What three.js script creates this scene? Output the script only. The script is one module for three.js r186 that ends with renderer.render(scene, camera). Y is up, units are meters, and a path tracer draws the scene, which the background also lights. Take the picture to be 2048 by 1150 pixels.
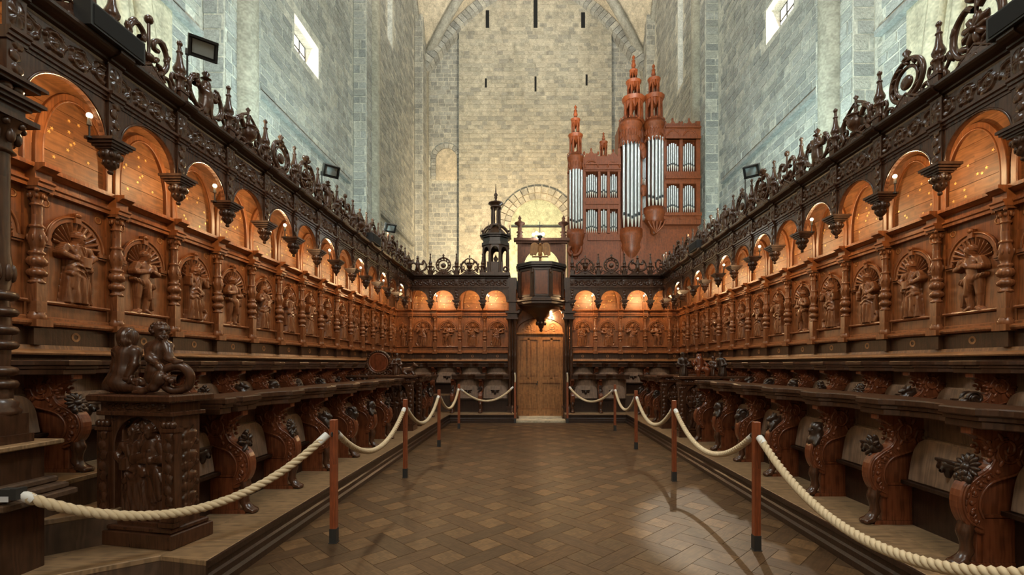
import * as THREE from 'three';
import { mergeGeometries } from 'three/addons/utils/BufferGeometryUtils.js';
import { MarchingCubes } from 'three/addons/objects/MarchingCubes.js';
import { RectAreaLightUniformsLib } from 'three/addons/lights/RectAreaLightUniformsLib.js';

// ---------------------------------------------------------------- camera, exposure, large lights
const scene = new THREE.Scene();
scene.background = new THREE.Color(0x000000);
const F = 950, EYE = 1.42, CX = -0.13;
const camera = new THREE.PerspectiveCamera(2 * Math.atan(575 / F) * 180 / Math.PI, 2048 / 1150, 0.05, 200);
camera.position.set(CX, EYE, 0);
camera.lookAt(CX, EYE, -10);
camera.setViewOffset(2048, 1150, -41, -153, 2048, 1150);
camera.updateProjectionMatrix();
const renderer = new THREE.WebGLRenderer({ antialias: true });
renderer.toneMapping = THREE.LinearToneMapping;
renderer.toneMappingExposure = 1.0;
renderer.shadowMap.enabled = true;
RectAreaLightUniformsLib.init();
const LAMP = { warm: [1.0, 0.66, 0.33], canopy: 1.8, canopyBack: 3.6, up: 70, upColor: [0.70, 0.98, 0.97], tower: 860, towerColor: [1.0, 0.78, 0.48], vault: 1000, vaultColor: [1.0, 0.93, 0.80] };
function areaLight(w, h, color, intensity, pos, target) {
  const l = new THREE.RectAreaLight(new THREE.Color().setRGB(...color), intensity, w, h);
  l.position.set(...pos); l.lookAt(...target); l.name = 'window_daylight'; scene.add(l); return l;
}
// daylight of the high nave windows (their panes are built with the walls) and of the apse behind the viewer
const DAY = [0.86, 0.97, 1.0];
for (const s of [-1, 1]) { areaLight(2.0, 4.4, DAY, 44, [s * 6.93, 15.6, -3.5], [0, 13, -3.5]); areaLight(0.8, 2.5, DAY, 24, [s * 6.98, 18.1, -22.9], [0, 18.1, -22.9]); }
areaLight(5.0, 6.0, [1.0, 0.93, 0.82], 11, [0, 9.5, 6.9], [0, 3, -6]);

// ---------------------------------------------------------------- small tools
function rng(seed) { let a = seed >>> 0; return () => { a = (a + 0x6D2B79F5) >>> 0; let t = a; t = Math.imul(t ^ (t >>> 15), t | 1); t ^= t + Math.imul(t ^ (t >>> 7), t | 61); return ((t ^ (t >>> 14)) >>> 0) / 4294967296; }; }
const V2 = (x, y) => new THREE.Vector2(x, y), V3 = (x, y, z) => new THREE.Vector3(x, y, z);
const PI = Math.PI;
const ORD = ['first', 'second', 'third', 'fourth', 'fifth', 'sixth', 'seventh', 'eighth', 'ninth', 'tenth', 'eleventh', 'twelfth', 'thirteenth', 'fourteenth', 'fifteenth', 'sixteenth'];
const used = {};
function numbered(n) { if (!(n in used)) { used[n] = 0; return n; } used[n]++; return n + '_' + String(used[n]).padStart(3, '0'); }
function tag(o, label, category, group, kind) { o.userData.label = label; o.userData.category = category; if (group) o.userData.group = group; if (kind) o.userData.kind = kind; return o; }
function thing(name, label, category, pos = [0, 0, 0], turn = 0, group) { const o = new THREE.Group(); o.name = numbered(name); o.position.set(...pos); o.rotation.y = turn; scene.add(o); return tag(o, label, category, group); }
function part(parent, name, geo, mat) { const m = new THREE.Mesh(geo, mat); m.name = name; parent.add(m); return m; }
function structure(name, geo, mat, label, category) { const m = new THREE.Mesh(geo, mat); m.name = numbered(name); scene.add(m); return tag(m, label, category, null, 'structure'); }
function clean(g) { if (g.index) g = g.toNonIndexed(); else g = g.clone(); for (const k of Object.keys(g.attributes)) if (k !== 'position' && k !== 'normal') g.deleteAttribute(k); if (!g.attributes.normal) g.computeVertexNormals(); return g; }
function boxUV(g) {
  const p = g.attributes.position, n = p.count, uv = new Float32Array(n * 2), a = V3(), b = V3(), c = V3();
  for (let i = 0; i < n; i += 3) {
    a.fromBufferAttribute(p, i); b.fromBufferAttribute(p, i + 1); c.fromBufferAttribute(p, i + 2);
    const nx = Math.abs((b.y - a.y) * (c.z - a.z) - (b.z - a.z) * (c.y - a.y)), ny = Math.abs((b.z - a.z) * (c.x - a.x) - (b.x - a.x) * (c.z - a.z)), nz = Math.abs((b.x - a.x) * (c.y - a.y) - (b.y - a.y) * (c.x - a.x));
    [a, b, c].forEach((q, j) => { const k = (i + j) * 2; if (nx >= ny && nx >= nz) { uv[k] = q.z; uv[k + 1] = q.y; } else if (ny >= nz) { uv[k] = q.z; uv[k + 1] = q.x; } else { uv[k] = q.x; uv[k + 1] = q.y; } });
  }
  g.setAttribute('uv', new THREE.BufferAttribute(uv, 2)); return g;
}
function J(list) { return boxUV(mergeGeometries(list.flat(9).map(clean), false)); }
const at = (g, x = 0, y = 0, z = 0) => g.translate(x, y, z);
function bx(w, h, d, x = 0, y = 0, z = 0) { return at(new THREE.BoxGeometry(w, h, d), x, y, z); }
function bb(x0, x1, y0, y1, z0, z1) { return bx(x1 - x0, y1 - y0, z1 - z0, (x0 + x1) / 2, (y0 + y1) / 2, (z0 + z1) / 2); }
function ball(r, x, y, z, sx = 1, sy = 1, sz = 1, a = 8, b = 6) { return at(new THREE.SphereGeometry(r, a, b).scale(sx, sy, sz), x, y, z); }
function lathe(pts, seg = 12, x = 0, y = 0, z = 0) { return at(new THREE.LatheGeometry(pts.map(p => V2(p[0], p[1])), seg), x, y, z); }
function tube(pts, r, n = 16, rad = 6) { return new THREE.TubeGeometry(new THREE.CatmullRomCurve3(pts.map(p => V3(p[0], p[1], p[2] || 0))), n, r, rad, false); }
function cyl(r0, r1, h, x, y, z, n = 10) { return at(new THREE.CylinderGeometry(r0, r1, h, n), x, y, z); }
function poly(pts) { const s = new THREE.Shape(); pts.forEach((p, i) => i ? s.lineTo(p[0], p[1]) : s.moveTo(p[0], p[1])); return s; }
function extr(shape, depth, bevel = 0, seg = 8) { return new THREE.ExtrudeGeometry(shape, { depth, bevelEnabled: bevel > 0, bevelThickness: bevel, bevelSize: bevel, bevelSegments: 1, curveSegments: seg }); }
// a moulding: profile in (z, y) swept along x from x0 to x1
function mould(prof, x0, x1) { return extr(poly(prof), x1 - x0).rotateY(-PI / 2).translate(x1, 0, 0); }
// a flat plan (x, z) raised from y0 to y1
function slab(plan, y0, y1, bevel = 0) { return extr(poly(plan.map(p => [p[0], -p[1]])), y1 - y0 - 2 * bevel, bevel).rotateX(-PI / 2).translate(0, y0 + bevel, 0); }
// spiral scroll in the xy plane
function scroll(cx, cy, r0, r1, a0, turns, rad, n = 22, flip = 1) { const p = []; for (let i = 0; i <= 12; i++) { const t = i / 12, a = a0 + turns * 2 * PI * t, r = r0 + (r1 - r0) * t; p.push([cx + flip * r * Math.cos(a), cy + r * Math.sin(a), 0]); } return tube(p, rad, n, 5); }
// carved height field over (u, v)
function relief(w, h, nu, nv, fn, u0 = -w / 2, v0 = 0) {
  const pos = [], idx = [], H = [];
  for (let j = 0; j <= nv; j++) for (let i = 0; i <= nu; i++) { const u = u0 + w * i / nu, v = v0 + h * j / nv, z = Math.max(0, fn(u, v)); pos.push(u, v, z); H.push(z); }
  for (let j = 0; j < nv; j++) for (let i = 0; i < nu; i++) { const a = j * (nu + 1) + i, b = a + 1, c = a + nu + 1, d = c + 1; if (Math.max(H[a], H[b], H[c], H[d]) > 0.0012) idx.push(a, b, d, a, d, c); }
  const g = new THREE.BufferGeometry(); g.setAttribute('position', new THREE.Float32BufferAttribute(pos, 3)); g.setIndex(idx); g.computeVertexNormals(); return g;
}
function seg2(px, py, ax, ay, bx_, by_) { const dx = bx_ - ax, dy = by_ - ay, l = dx * dx + dy * dy || 1e-9; let t = ((px - ax) * dx + (py - ay) * dy) / l; t = t < 0 ? 0 : t > 1 ? 1 : t; return [Math.hypot(px - ax - t * dx, py - ay - t * dy), t]; }
function bump2(px, py, ax, ay, bx_, by_, ra, rb, zo = 0, k = 0.7) { const [d, t] = seg2(px, py, ax, ay, bx_, by_), r = ra + (rb - ra) * t; return d >= r ? 0 : zo * Math.min(1, (r - d) / (0.15 * r)) + k * Math.sqrt(r * r - d * d); }
// distance fields for figures in the round
function capd(x, y, z, c) { const ax = c[0], ay = c[1], az = c[2], dx = c[3] - ax, dy = c[4] - ay, dz = c[5] - az, l = dx * dx + dy * dy + dz * dz || 1e-9; let t = ((x - ax) * dx + (y - ay) * dy + (z - az) * dz) / l; t = t < 0 ? 0 : t > 1 ? 1 : t; return Math.hypot(x - ax - t * dx, y - ay - t * dy, z - az - t * dz) - (c[6] + (c[7] - c[6]) * t); }
const smin = (a, b, k) => { const h = Math.max(k - Math.abs(a - b), 0) / k; return Math.min(a, b) - h * h * k / 4; };
function carve(caps, k, c, half, n, extra) {
  const mc = new MarchingCubes(n, new THREE.MeshStandardMaterial(), false, false, 60000); mc.isolation = 0;
  const s = mc.size, hs = mc.halfsize;
  for (let zi = 0; zi < s; zi++) for (let yi = 0; yi < s; yi++) for (let xi = 0; xi < s; xi++) {
    const x = c[0] + half[0] * (xi - hs) / hs, y = c[1] + half[1] * (yi - hs) / hs, z = c[2] + half[2] * (zi - hs) / hs; let d = 1;
    for (const q of caps) { const e = capd(x, y, z, q); d = q[8] ? Math.max(d, -e) : smin(d, e, q[9] || k); }
    if (extra) d = extra(d, x, y, z);
    mc.field[xi + yi * s + zi * s * s] = -d;
  }
  mc.update(); const N = mc.count, P = new Float32Array(mc.positionArray.slice(0, N * 3));
  for (let i = 0; i < N; i++) for (let a = 0; a < 3; a++) P[i * 3 + a] = P[i * 3 + a] * half[a] + c[a];
  const g = new THREE.BufferGeometry(); g.setAttribute('position', new THREE.BufferAttribute(P, 3)); 
  const Nn = new Float32Array(mc.normalArray.slice(0, N * 3)); for (let i = 0; i < N; i++) { const v = V3(Nn[i * 3] / half[0], Nn[i * 3 + 1] / half[1], Nn[i * 3 + 2] / half[2]).normalize(); Nn[i * 3] = v.x; Nn[i * 3 + 1] = v.y; Nn[i * 3 + 2] = v.z; }
  g.setAttribute('normal', new THREE.BufferAttribute(Nn, 3)); return g;
}
// ---------------------------------------------------------------- materials
function noiseGrid(n, seed) { const r = rng(seed), a = new Float32Array(n * n); for (let i = 0; i < a.length; i++) a[i] = r(); return (x, y) => { const xi = Math.floor(x), yi = Math.floor(y), fx = x - xi, fy = y - yi, sx = fx * fx * (3 - 2 * fx), sy = fy * fy * (3 - 2 * fy), g = (i, j) => a[((j % n + n) % n) * n + (i % n + n) % n]; return (g(xi, yi) * (1 - sx) + g(xi + 1, yi) * sx) * (1 - sy) + (g(xi, yi + 1) * (1 - sx) + g(xi + 1, yi + 1) * sx) * sy; }; }
function tex(n, fn, srgb, rep = 1) { const d = new Uint8Array(n * n * 4); for (let j = 0; j < n; j++) for (let i = 0; i < n; i++) { const c = fn(i / n, j / n), k = (j * n + i) * 4; d[k] = c[0] * 255; d[k + 1] = c[1] * 255; d[k + 2] = c[2] * 255; d[k + 3] = 255; } const t = new THREE.DataTexture(d, n, n); t.wrapS = t.wrapT = THREE.RepeatWrapping; t.magFilter = THREE.LinearFilter; t.minFilter = THREE.LinearMipmapLinearFilter; t.generateMipmaps = true; if (srgb) t.colorSpace = THREE.SRGBColorSpace; t.repeat.set(rep, rep); t.needsUpdate = true; return t; }
const n1 = noiseGrid(64, 3), n2 = noiseGrid(64, 9);
const cl = x => Math.max(0, Math.min(1, x));
const fbm = (u, v, f) => 0.5 * n1(u * f, v * f) + 0.3 * n2(u * f * 2, v * f * 2) + 0.2 * n1(u * f * 4, v * f * 4);
const grain = (u, v) => { const w = n2(u * 8, v * 8) * 1.5; return cl(0.72 + 0.26 * n1(u * 64 + w, v * 4) + 0.16 * (n2(u * 16, v * 16) - 0.3)); };
const texWood = tex(512, (u, v) => { const g = grain(u, v); return [g, g * 0.97, g * 0.93]; }, true, 1.6);
const texWoodH = tex(512, (u, v) => { const g = grain(v, u); return [g, g * 0.97, g * 0.93]; }, true, 1.6);
const texWoodB = tex(512, (u, v) => { const g = grain(u, v) * 0.6 + 0.4 * fbm(u, v, 32); return [g, g, g]; }, false, 2);
const texStone = tex(512, (u, v) => { const g = cl(0.86 + 0.32 * (fbm(u, v, 8) - 0.5) + 0.16 * (n2(u * 64, v * 64) - 0.5)); return [g, g * 0.985, g * 0.96]; }, true, 0.5);
const texStoneB = tex(512, (u, v) => { const g = fbm(u, v, 16); return [g, g, g]; }, false, 0.7);
const C = (r, g, b) => new THREE.Color().setRGB(r, g, b);
const wood = (r, g, b, rough = 0.4, o = {}) => new THREE.MeshStandardMaterial({ color: C(r, g, b), roughness: rough, map: texWood, bumpMap: texWoodB, bumpScale: 0.0012, ...o });
const floorWood = (r, g, b, rough) => new THREE.MeshPhysicalMaterial({ color: C(r, g, b), roughness: rough, map: texWood, bumpMap: texWoodB, bumpScale: 0.0012, specularIntensity: 0.45 });
const stoneM = (r, g, b) => new THREE.MeshStandardMaterial({ color: C(r, g, b), roughness: 0.92, map: texStone, bumpMap: texStoneB, bumpScale: 0.012 });
const plain = (r, g, b, rough = 0.6, metal = 0) => new THREE.MeshStandardMaterial({ color: C(r, g, b), roughness: rough, metalness: metal });
const M = {
  dark: wood(0.075, 0.034, 0.018, 0.32), carved: wood(0.082, 0.034, 0.017, 0.26), panel: wood(0.29, 0.108, 0.04, 0.30), figure: wood(0.24, 0.096, 0.041, 0.24),
  red: wood(0.17, 0.045, 0.016, 0.24), stall: wood(0.215, 0.068, 0.029, 0.22), seat: wood(0.27, 0.172, 0.115, 0.45), black: wood(0.042, 0.021, 0.013, 0.30),
  vault: [[0.25, 0.112, 0.044], [0.21, 0.088, 0.032], [0.285, 0.132, 0.054]].map(c => wood(...c, 0.5, { map: texWoodH })), vaultRib: wood(0.24, 0.092, 0.034, 0.40), star: plain(0.85, 0.52, 0.17, 0.45, 0.3), inlay: wood(0.42, 0.2, 0.08, 0.4), ledge: wood(0.27, 0.13, 0.055, 0.32),
  frame: wood(0.17, 0.062, 0.03, 0.6), board: wood(0.33, 0.215, 0.12, 0.5), step: wood(0.11, 0.065, 0.04, 0.5), door: wood(0.38, 0.18, 0.07, 0.34),
  mortar: stoneM(0.82, 0.80, 0.72), plaster: stoneM(0.74, 0.66, 0.50), vaultWeb: stoneM(0.80, 0.70, 0.55), rib: stoneM(0.46, 0.45, 0.40), quoin: stoneM(0.50, 0.47, 0.39), tower: stoneM(0.66, 0.61, 0.50),
  organ: wood(0.30, 0.070, 0.018, 0.42), pipe: plain(0.62, 0.64, 0.64, 0.32, 0.85), pipeFoot: plain(0.8, 0.75, 0.68, 0.3, 0.85), mouth: plain(0.03, 0.03, 0.03, 0.8),
  rope: plain(0.60, 0.47, 0.30, 0.9), ropeEnd: plain(0.72, 0.70, 0.66, 0.5), post: wood(0.32, 0.085, 0.03, 0.4), iron: plain(0.06, 0.058, 0.055, 0.5, 0.6), steel: plain(0.5, 0.5, 0.5, 0.35, 0.9),
  lampCase: plain(0.02, 0.02, 0.02, 0.45), glass: plain(0.35, 0.4, 0.4, 0.12, 0.2), brass: plain(0.55, 0.33, 0.10, 0.35, 0.8), eagle: wood(0.42, 0.20, 0.07, 0.4), slot: plain(0.01, 0.01, 0.01, 1),
  bulb: new THREE.MeshStandardMaterial({ color: C(1, 0.9, 0.7), emissive: C(1.0, 0.82, 0.5), emissiveIntensity: 9 }),
  cold: new THREE.MeshStandardMaterial({ color: C(1, 1, 1), emissive: C(0.85, 1.0, 0.92), emissiveIntensity: 5 }),
  pane: new THREE.MeshStandardMaterial({ color: C(0.8, 0.8, 0.8), roughness: 0.3, emissive: C(1.0, 0.90, 0.74), emissiveIntensity: 0.95 }),
  paneBlue: new THREE.MeshStandardMaterial({ color: C(0.8, 0.8, 0.8), roughness: 0.3, emissive: C(0.80, 0.92, 1.0), emissiveIntensity: 0.9 }),
  paneSun: new THREE.MeshStandardMaterial({ color: C(0.9, 0.9, 0.9), roughness: 0.3, emissive: C(1.0, 0.96, 0.88), emissiveIntensity: 2.6 }),
};
// ---------------------------------------------------------------- church shell
const NW = 7, BACKZ = -29, TOWERZ = -28.55;
const stoneTones = [[0.52, 0.525, 0.50], [0.60, 0.60, 0.565], [0.43, 0.44, 0.43], [0.65, 0.64, 0.585], [0.56, 0.565, 0.545], [0.47, 0.47, 0.445]].map(c => stoneM(...c));
const towerTones = [[0.62, 0.57, 0.47], [0.53, 0.50, 0.42], [0.68, 0.63, 0.52], [0.46, 0.44, 0.385], [0.59, 0.555, 0.47], [0.66, 0.61, 0.51]].map(c => stoneM(...c));
const unitBlock = (() => { const g = new THREE.BoxGeometry(1, 1, 1); return g; })();
function project(x, y, z) { const d = -z; return [1065 + F * (x - CX) / d, 728 - F * (y - EYE) / d]; }
// courses of stone blocks on an axis-aligned face. axis 'x': face looks along +-x, runs along z; axis 'z': face looks to +z, runs along x
function courses(o) {
  const r = rng(o.seed), out = []; let v = o.v0;
  while (v < o.v1 - 0.05) {
    const h = Math.min(o.ch * (0.82 + 0.36 * r()), o.v1 - v); let u = o.u0 - r() * o.len * 0.6;
    while (u < o.u1) {
      let l = o.len * (0.6 + 0.85 * r()); const a = Math.max(u, o.u0), b = Math.min(u + l, o.u1); u += l;
      if (b - a < 0.08) continue; const uc = (a + b) / 2, vc = v + h / 2;
      if (o.skip && o.skip(uc, vc, b - a, h)) continue;
      const t = 0.06 + 0.012 * r(), gap = o.gap || 0.042, lw = b - a - gap, hh = h - gap;
      const c = o.axis === 'x' ? [o.at + o.out * (t / 2 - 0.05), vc, uc, t, hh, lw] : [uc, vc, o.at + o.out * (t / 2 - 0.05), lw, hh, t];
      out.push({ c, tone: Math.min(5, Math.floor(r() * 6)) });
    }
    v += h;
  }
  return out;
}
function layStones(parent, blocks, tones, cap = 300, name = "stone_block") {
  for (const b of blocks) { const [x, y, z, sx, sy, sz] = b.c; if (z > -2.5) { b.px = 0; continue; } const [px, py] = project(x, y, z); b.px = px < -10 || px > 2058 || py < -10 || py > 1160 ? 0 : sy / -z * Math.max(sx, sz * Math.abs(x / z)) / -z; }
  blocks.sort((a, b) => b.px - a.px);
  const rest = tones.map(() => []);
  blocks.forEach((b, i) => {
    const [x, y, z, sx, sy, sz] = b.c;
    if (i < cap && b.px > 0) { const m = part(parent, name, blockGeo(b.tone), tones[b.tone]); m.scale.set(sx, sy, sz); m.position.set(x, y, z); }
    else rest[b.tone].push(bx(sx, sy, sz, x, y, z));
  });
  rest.forEach((l, k) => { if (l.length) { const m = part(parent, 'further_stone_blocks', J(l), tones[k]); m.userData.kind = 'stuff'; } });
}
const blockGeos = stoneTones.map((_, i) => boxUV(clean(new THREE.BoxGeometry(1, 1, 1))).translate(0, 0, 0));
function blockGeo(i) { return blockGeos[i]; }
// nave floor
structure('floor', J([bb(-7.6, 7.6, -0.4, -0.03, -30, 7.6)]), M.step, 'floor under the choir and the nave', 'floor');
// side walls with windows and piers
const wins = { '-1': [[-15.25, -13.7, 10.55, 11.55], [-23.3, -22.5, 16.9, 19.4], [-4.5, -2.5, 13.4, 17.8], [-25, -23.6, 21, 22]], '1': [[-14.5, -12.95, 11.15, 12.2], [-23.3, -22.5, 14.8, 19.4], [-4.5, -2.5, 13.4, 17.8]] };
for (const s of [-1, 1]) {
  const W = wins[s].slice(0, 3), sh = poly([[-29.6, -0.4], [7.6, -0.4], [7.6, 26], [-29.6, 26]]);
  for (const [a, b, c, d] of W) sh.holes.push(poly([[a, c], [b, c], [b, d], [a, d]]));
  // shape x -> world z
  let g = extr(sh, 0.8).rotateY(-PI / 2); g = s < 0 ? at(g, -NW, 0, 0) : at(g, NW + 0.8, 0, 0);
  const wall = structure(s < 0 ? 'wall_left' : 'wall_right', J([g]), M.mortar, `tall grey stone nave wall rising behind the ${s < 0 ? 'left' : 'right'} choir stalls`, 'wall');
  const piers = [[-11.2, -9.9, 0.45], [-19.9, -18.2, 0.5], [-24.3, -22.95 + 0.6, 0.0], [-28.9, -27.6, 0.5]].filter(p => p[2]);
  const shafts = [[-10.95, -10.15, 0.75], [-19.4, -18.7, 0.8]];
  let blocks = courses({ axis: 'x', at: s * NW, out: -s, u0: -29, u1: -9.0, v0: 2.5, v1: 24.6, ch: 0.235, len: 0.46, seed: 40 + s, skip: (u, v, l, h) => W.some(([a, b, c, d]) => u + l / 2 > a && u - l / 2 < b && v + h / 2 > c && v - h / 2 < d) || piers.some(p => u + l / 2 > p[0] - 0.05 && u - l / 2 < p[1] + 0.05) });
  piers.forEach((p, i) => {
    part(wall, 'pier_core', J([bb(s * NW - (s > 0 ? p[2] : -0.02), s * NW + (s < 0 ? p[2] : 0.02), -0.03, 24.5, p[0], p[1])]), M.mortar);
    blocks = blocks.concat(courses({ axis: 'x', at: s * (NW - p[2]), out: -s, u0: p[0], u1: p[1], v0: 2.5, v1: 24.5, ch: 0.30, len: 0.6, seed: 70 + i + s }));
    blocks = blocks.concat(courses({ axis: 'z', at: p[1], out: 1, u0: s > 0 ? NW - p[2] : -NW, u1: s > 0 ? NW : -NW + p[2], v0: 2.5, v1: 24.5, ch: 0.30, len: 0.6, seed: 90 + i + s }));
  });
  shafts.forEach(p => { const x0 = s * (NW - p[2]), x1 = s * (NW - 0.3); part(wall, 'wall_shaft', J([cyl(0.26, 0.26, 24, s * (NW - 0.5), 12, (p[0] + p[1]) / 2, 14)]), M.quoin); });
  layStones(wall, blocks, stoneTones);
  // plastered nearest bay with its rising arch moulding
  part(wall, 'plaster_field', J([bb(s > 0 ? 6.955 : -7, s > 0 ? 7 : -6.955, 0, 12.5, -9.0, 4), bb(s > 0 ? 6.955 : -7, s > 0 ? 7 : -6.955, 12.5, 24, -9.0, -4.9)]), M.plaster);
  part(wall, 'arch_moulding', J([tube([[s * 6.9, 3, -8.6], [s * 6.9, 7, -8.35], [s * 6.9, 10, -7.6], [s * 6.9, 12.2, -6.2], [s * 6.9, 13.2, -4.9]], 0.16, 30, 6), tube([[s * 6.88, 3, -8.15], [s * 6.88, 6.8, -7.9], [s * 6.88, 9.6, -7.2], [s * 6.88, 11.6, -5.9], [s * 6.88, 12.5, -4.7]], 0.1, 30, 6)]), M.plaster);
  part(wall, 'string_course', J([bb(s > 0 ? 6.84 : -7, s > 0 ? 7 : -6.84, 8.1, 8.2, -17.6, -11.3), bb(s > 0 ? 6.84 : -7, s > 0 ? 7 : -6.84, 8.1, 8.2, -9.7, -8.6), bb(s > 0 ? 6.84 : -7, s > 0 ? 7 : -6.84, 8.1, 8.2, -27, -20.2)]), stoneTones[2]);
  // windows
  W.forEach(([a, b, c, d], i) => {
    const x = s * (NW + 0.45), w = new THREE.Group(); w.name = numbered('window_' + (i + 1 + (s > 0 ? 3 : 0))); scene.add(w);
    tag(w, [`bright warm window low in the ${s < 0 ? 'left' : 'right'} nave wall`, `narrow bluish lancet window far along the ${s < 0 ? 'left' : 'right'} nave wall`, `tall nave window of the nearest bay in the ${s < 0 ? 'left' : 'right'} wall`][i], 'window', null, 'structure');
    const nz = i === 0 ? 4 : i === 1 ? 1 : 3, ny = i === 0 ? 3 : 5, dz = (b - a) / nz, dy = (d - c) / ny;
    for (let k = 0; k < nz; k++) for (let j = 0; j < ny; j++) part(w, 'pane', J([bx(0.02, dy - 0.04, dz - 0.04, x, c + (j + 0.5) * dy, a + (k + 0.5) * dz)]), i === 0 && ((k === 1 && j === 2) || (k === 3 && j > 0) || (k===0&&j===1)) ? M.paneSun : i === 1 ? M.paneBlue : M.pane);
    const lead = []; for (let k = 0; k <= nz; k++) lead.push(bx(0.05, d - c, 0.04, x, (c + d) / 2, a + k * dz)); for (let j = 0; j <= ny; j++) lead.push(bx(0.05, 0.04, b - a, x, c + j * dy, (a + b) / 2));
    part(w, 'lead_frame', J(lead), M.iron);
    if (i < 1) areaLight(b - a, d - c, i ? DAY : [1, 0.92, 0.8], i ? 8 : 9, [s * (NW + 0.4), (c + d) / 2, (a + b) / 2], [0, (c + d) / 2 - 3, (a + b) / 2]);
  });
}
// tower wall at the far end
{
  const wall = structure('wall_far', J([bb(-7.8, 7.8, -0.4, 26, BACKZ - 0.8, BACKZ)]), M.mortar, 'tall far stone wall of the tower above the choir screen', 'wall');
  const px2x = p => (p - 1065) * 28.6 / F + CX, py2y = p => EYE + (728 - p) * 28.6 / F;
  const L = px2x(918), R = px2x(1223);
  part(wall, 'tower_face', J([bb(L, R, -0.03, 25.5, BACKZ, TOWERZ)]), M.tower);
  const niche = [px2x(870), px2x(912), py2y(355), py2y(292)];
  const slots = [[975, 22, 57, 7], [1071, -20, 57, 8], [1166, 26, 57, 8], [972, 158, 176, 4], [1071, 154, 184, 4], [1173, 150, 172, 4]].map(q => [px2x(q[0] - q[3] / 2), px2x(q[0] + q[3] / 2), py2y(q[2]), py2y(q[1])]);
  const dc = px2x(1076), dr = 2.05, dy0 = py2y(455);
  const inSlot = (u, v, l, h) => slots.some(([a, b, c, d]) => u + l / 2 > a && u - l / 2 < b && v + h / 2 > c && v - h / 2 < d) || Math.hypot(u - dc, Math.max(0, v - dy0)) < dr + 0.3 && v < dy0 + 3;
  const T = courses({ axis: 'z', at: TOWERZ, out: 1, u0: L, u1: R, v0: 3.5, v1: 25.2, ch: 0.24, len: 0.48, gap: 0.03, seed: 5, skip: inSlot });
  const S1 = [];
  for (const [a, b] of [[-7, L], [R, 7]]) S1.push(...courses({ axis: 'z', at: BACKZ, out: 1, u0: a, u1: b, v0: 3.5, v1: 25.2, ch: 0.25, len: 0.44, seed: 8 + a, skip: (u, v, l, h) => u + l / 2 > niche[0] - 0.25 && u - l / 2 < niche[1] + 0.25 && v > niche[2] - 0.1 && v < niche[3] + 0.25 }));
  layStones(wall, T, towerTones, 190); layStones(wall, S1, stoneTones, 110);
  for (const [a, b, c, d] of slots) part(wall, 'arrow_slit', J([bb(a, b, c, d, TOWERZ - 0.02, TOWERZ + 0.012)]), M.slot);
  const nw = (niche[1] - niche[0]) / 2, nc = (niche[0] + niche[1]) / 2, nt = niche[3] - nw;
  const ns = new THREE.Shape(); ns.moveTo(-nw, niche[2]); ns.lineTo(nw, niche[2]); ns.lineTo(nw, nt); ns.absarc(0, nt, nw, 0, PI); ns.lineTo(-nw, niche[2]);
  part(wall, 'walled_up_window', J([at(extr(ns, 0.05), nc, 0, BACKZ)]), M.vaultWeb);
  for (let k = 0; k < 9; k++) { const a0 = PI * k / 9 + 0.02, a1 = PI * (k + 1) / 9 - 0.02, s = new THREE.Shape(); s.absarc(0, 0, nw + 0.3, a0, a1); s.absarc(0, 0, nw + 0.02, a1, a0, true); part(wall, 'voussoir', J([at(extr(s, 0.1), nc, nt, BACKZ)]), stoneTones[k % 6]); }
  for (let k = 0; k < 6; k++) for (const q of [-1, 1]) part(wall, 'jamb_stone', J([bx(0.27, (nt - niche[2]) / 6 - 0.02, 0.1, nc + q * (nw + 0.16), niche[2] + (k + 0.5) * (nt - niche[2]) / 6, BACKZ + 0.05)]), stoneTones[(k + 3) % 6]);
  // great arch low in the tower wall
  for (let ring = 0; ring < 2; ring++) for (let k = 0; k < 17; k++) { const a0 = PI * k / 17 + 0.012, a1 = PI * (k + 1) / 17 - 0.012, r = dr - 0.38 + ring * 0.37, s = new THREE.Shape(); s.absarc(0, 0, r + 0.35, a0, a1); s.absarc(0, 0, r, a1, a0, true); part(wall, 'arch_voussoir', J([at(extr(s, 0.12 + ring * 0.1), dc, dy0, TOWERZ - 0.02)]), towerTones[(k * 5 + ring) % 6]); }
  { const s = new THREE.Shape(); s.moveTo(-dr + 0.4, -6); s.lineTo(dr - 0.4, -6); s.lineTo(dr - 0.4, 0); s.absarc(0, 0, dr - 0.4, 0, PI); part(wall, 'plaster_tympanum', J([at(extr(s, 0.02), dc, dy0, TOWERZ)]), stoneM(0.62, 0.66, 0.48)); part(wall, 'gallery_rail', J([bb(dc - 1.6, dc + 1.6, dy0 - 0.05, dy0 + 0.02, TOWERZ + 0.1, TOWERZ + 0.2)]), M.iron); }
  // corner shafts carrying the vault
  for (const s of [-1, 1]) part(wall, 'corner_shaft', J([cyl(0.34, 0.34, 19.3, s * 6.75, 9.65, BACKZ + 0.3, 12), cyl(0.5, 0.34, 0.5, s * 6.75, 19.2, BACKZ + 0.3, 12)]), M.quoin);
}
structure('wall_near', J([bb(-7.8, 7.8, -0.4, 26, 7.0, 7.8)]), M.mortar, 'apse wall behind the viewer', 'wall');
{ const w = new THREE.Group(); w.name = numbered('window_7'); scene.add(w); tag(w, 'apse window behind the viewer', 'window', null, 'structure'); for (let i = 0; i < 3; i++) for (let j = 0; j < 4; j++) part(w, 'pane', J([bx(1.55, 1.4, 0.03, (i - 1) * 1.65, 7.3 + j * 1.5, 6.97)]), M.pane); }
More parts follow.
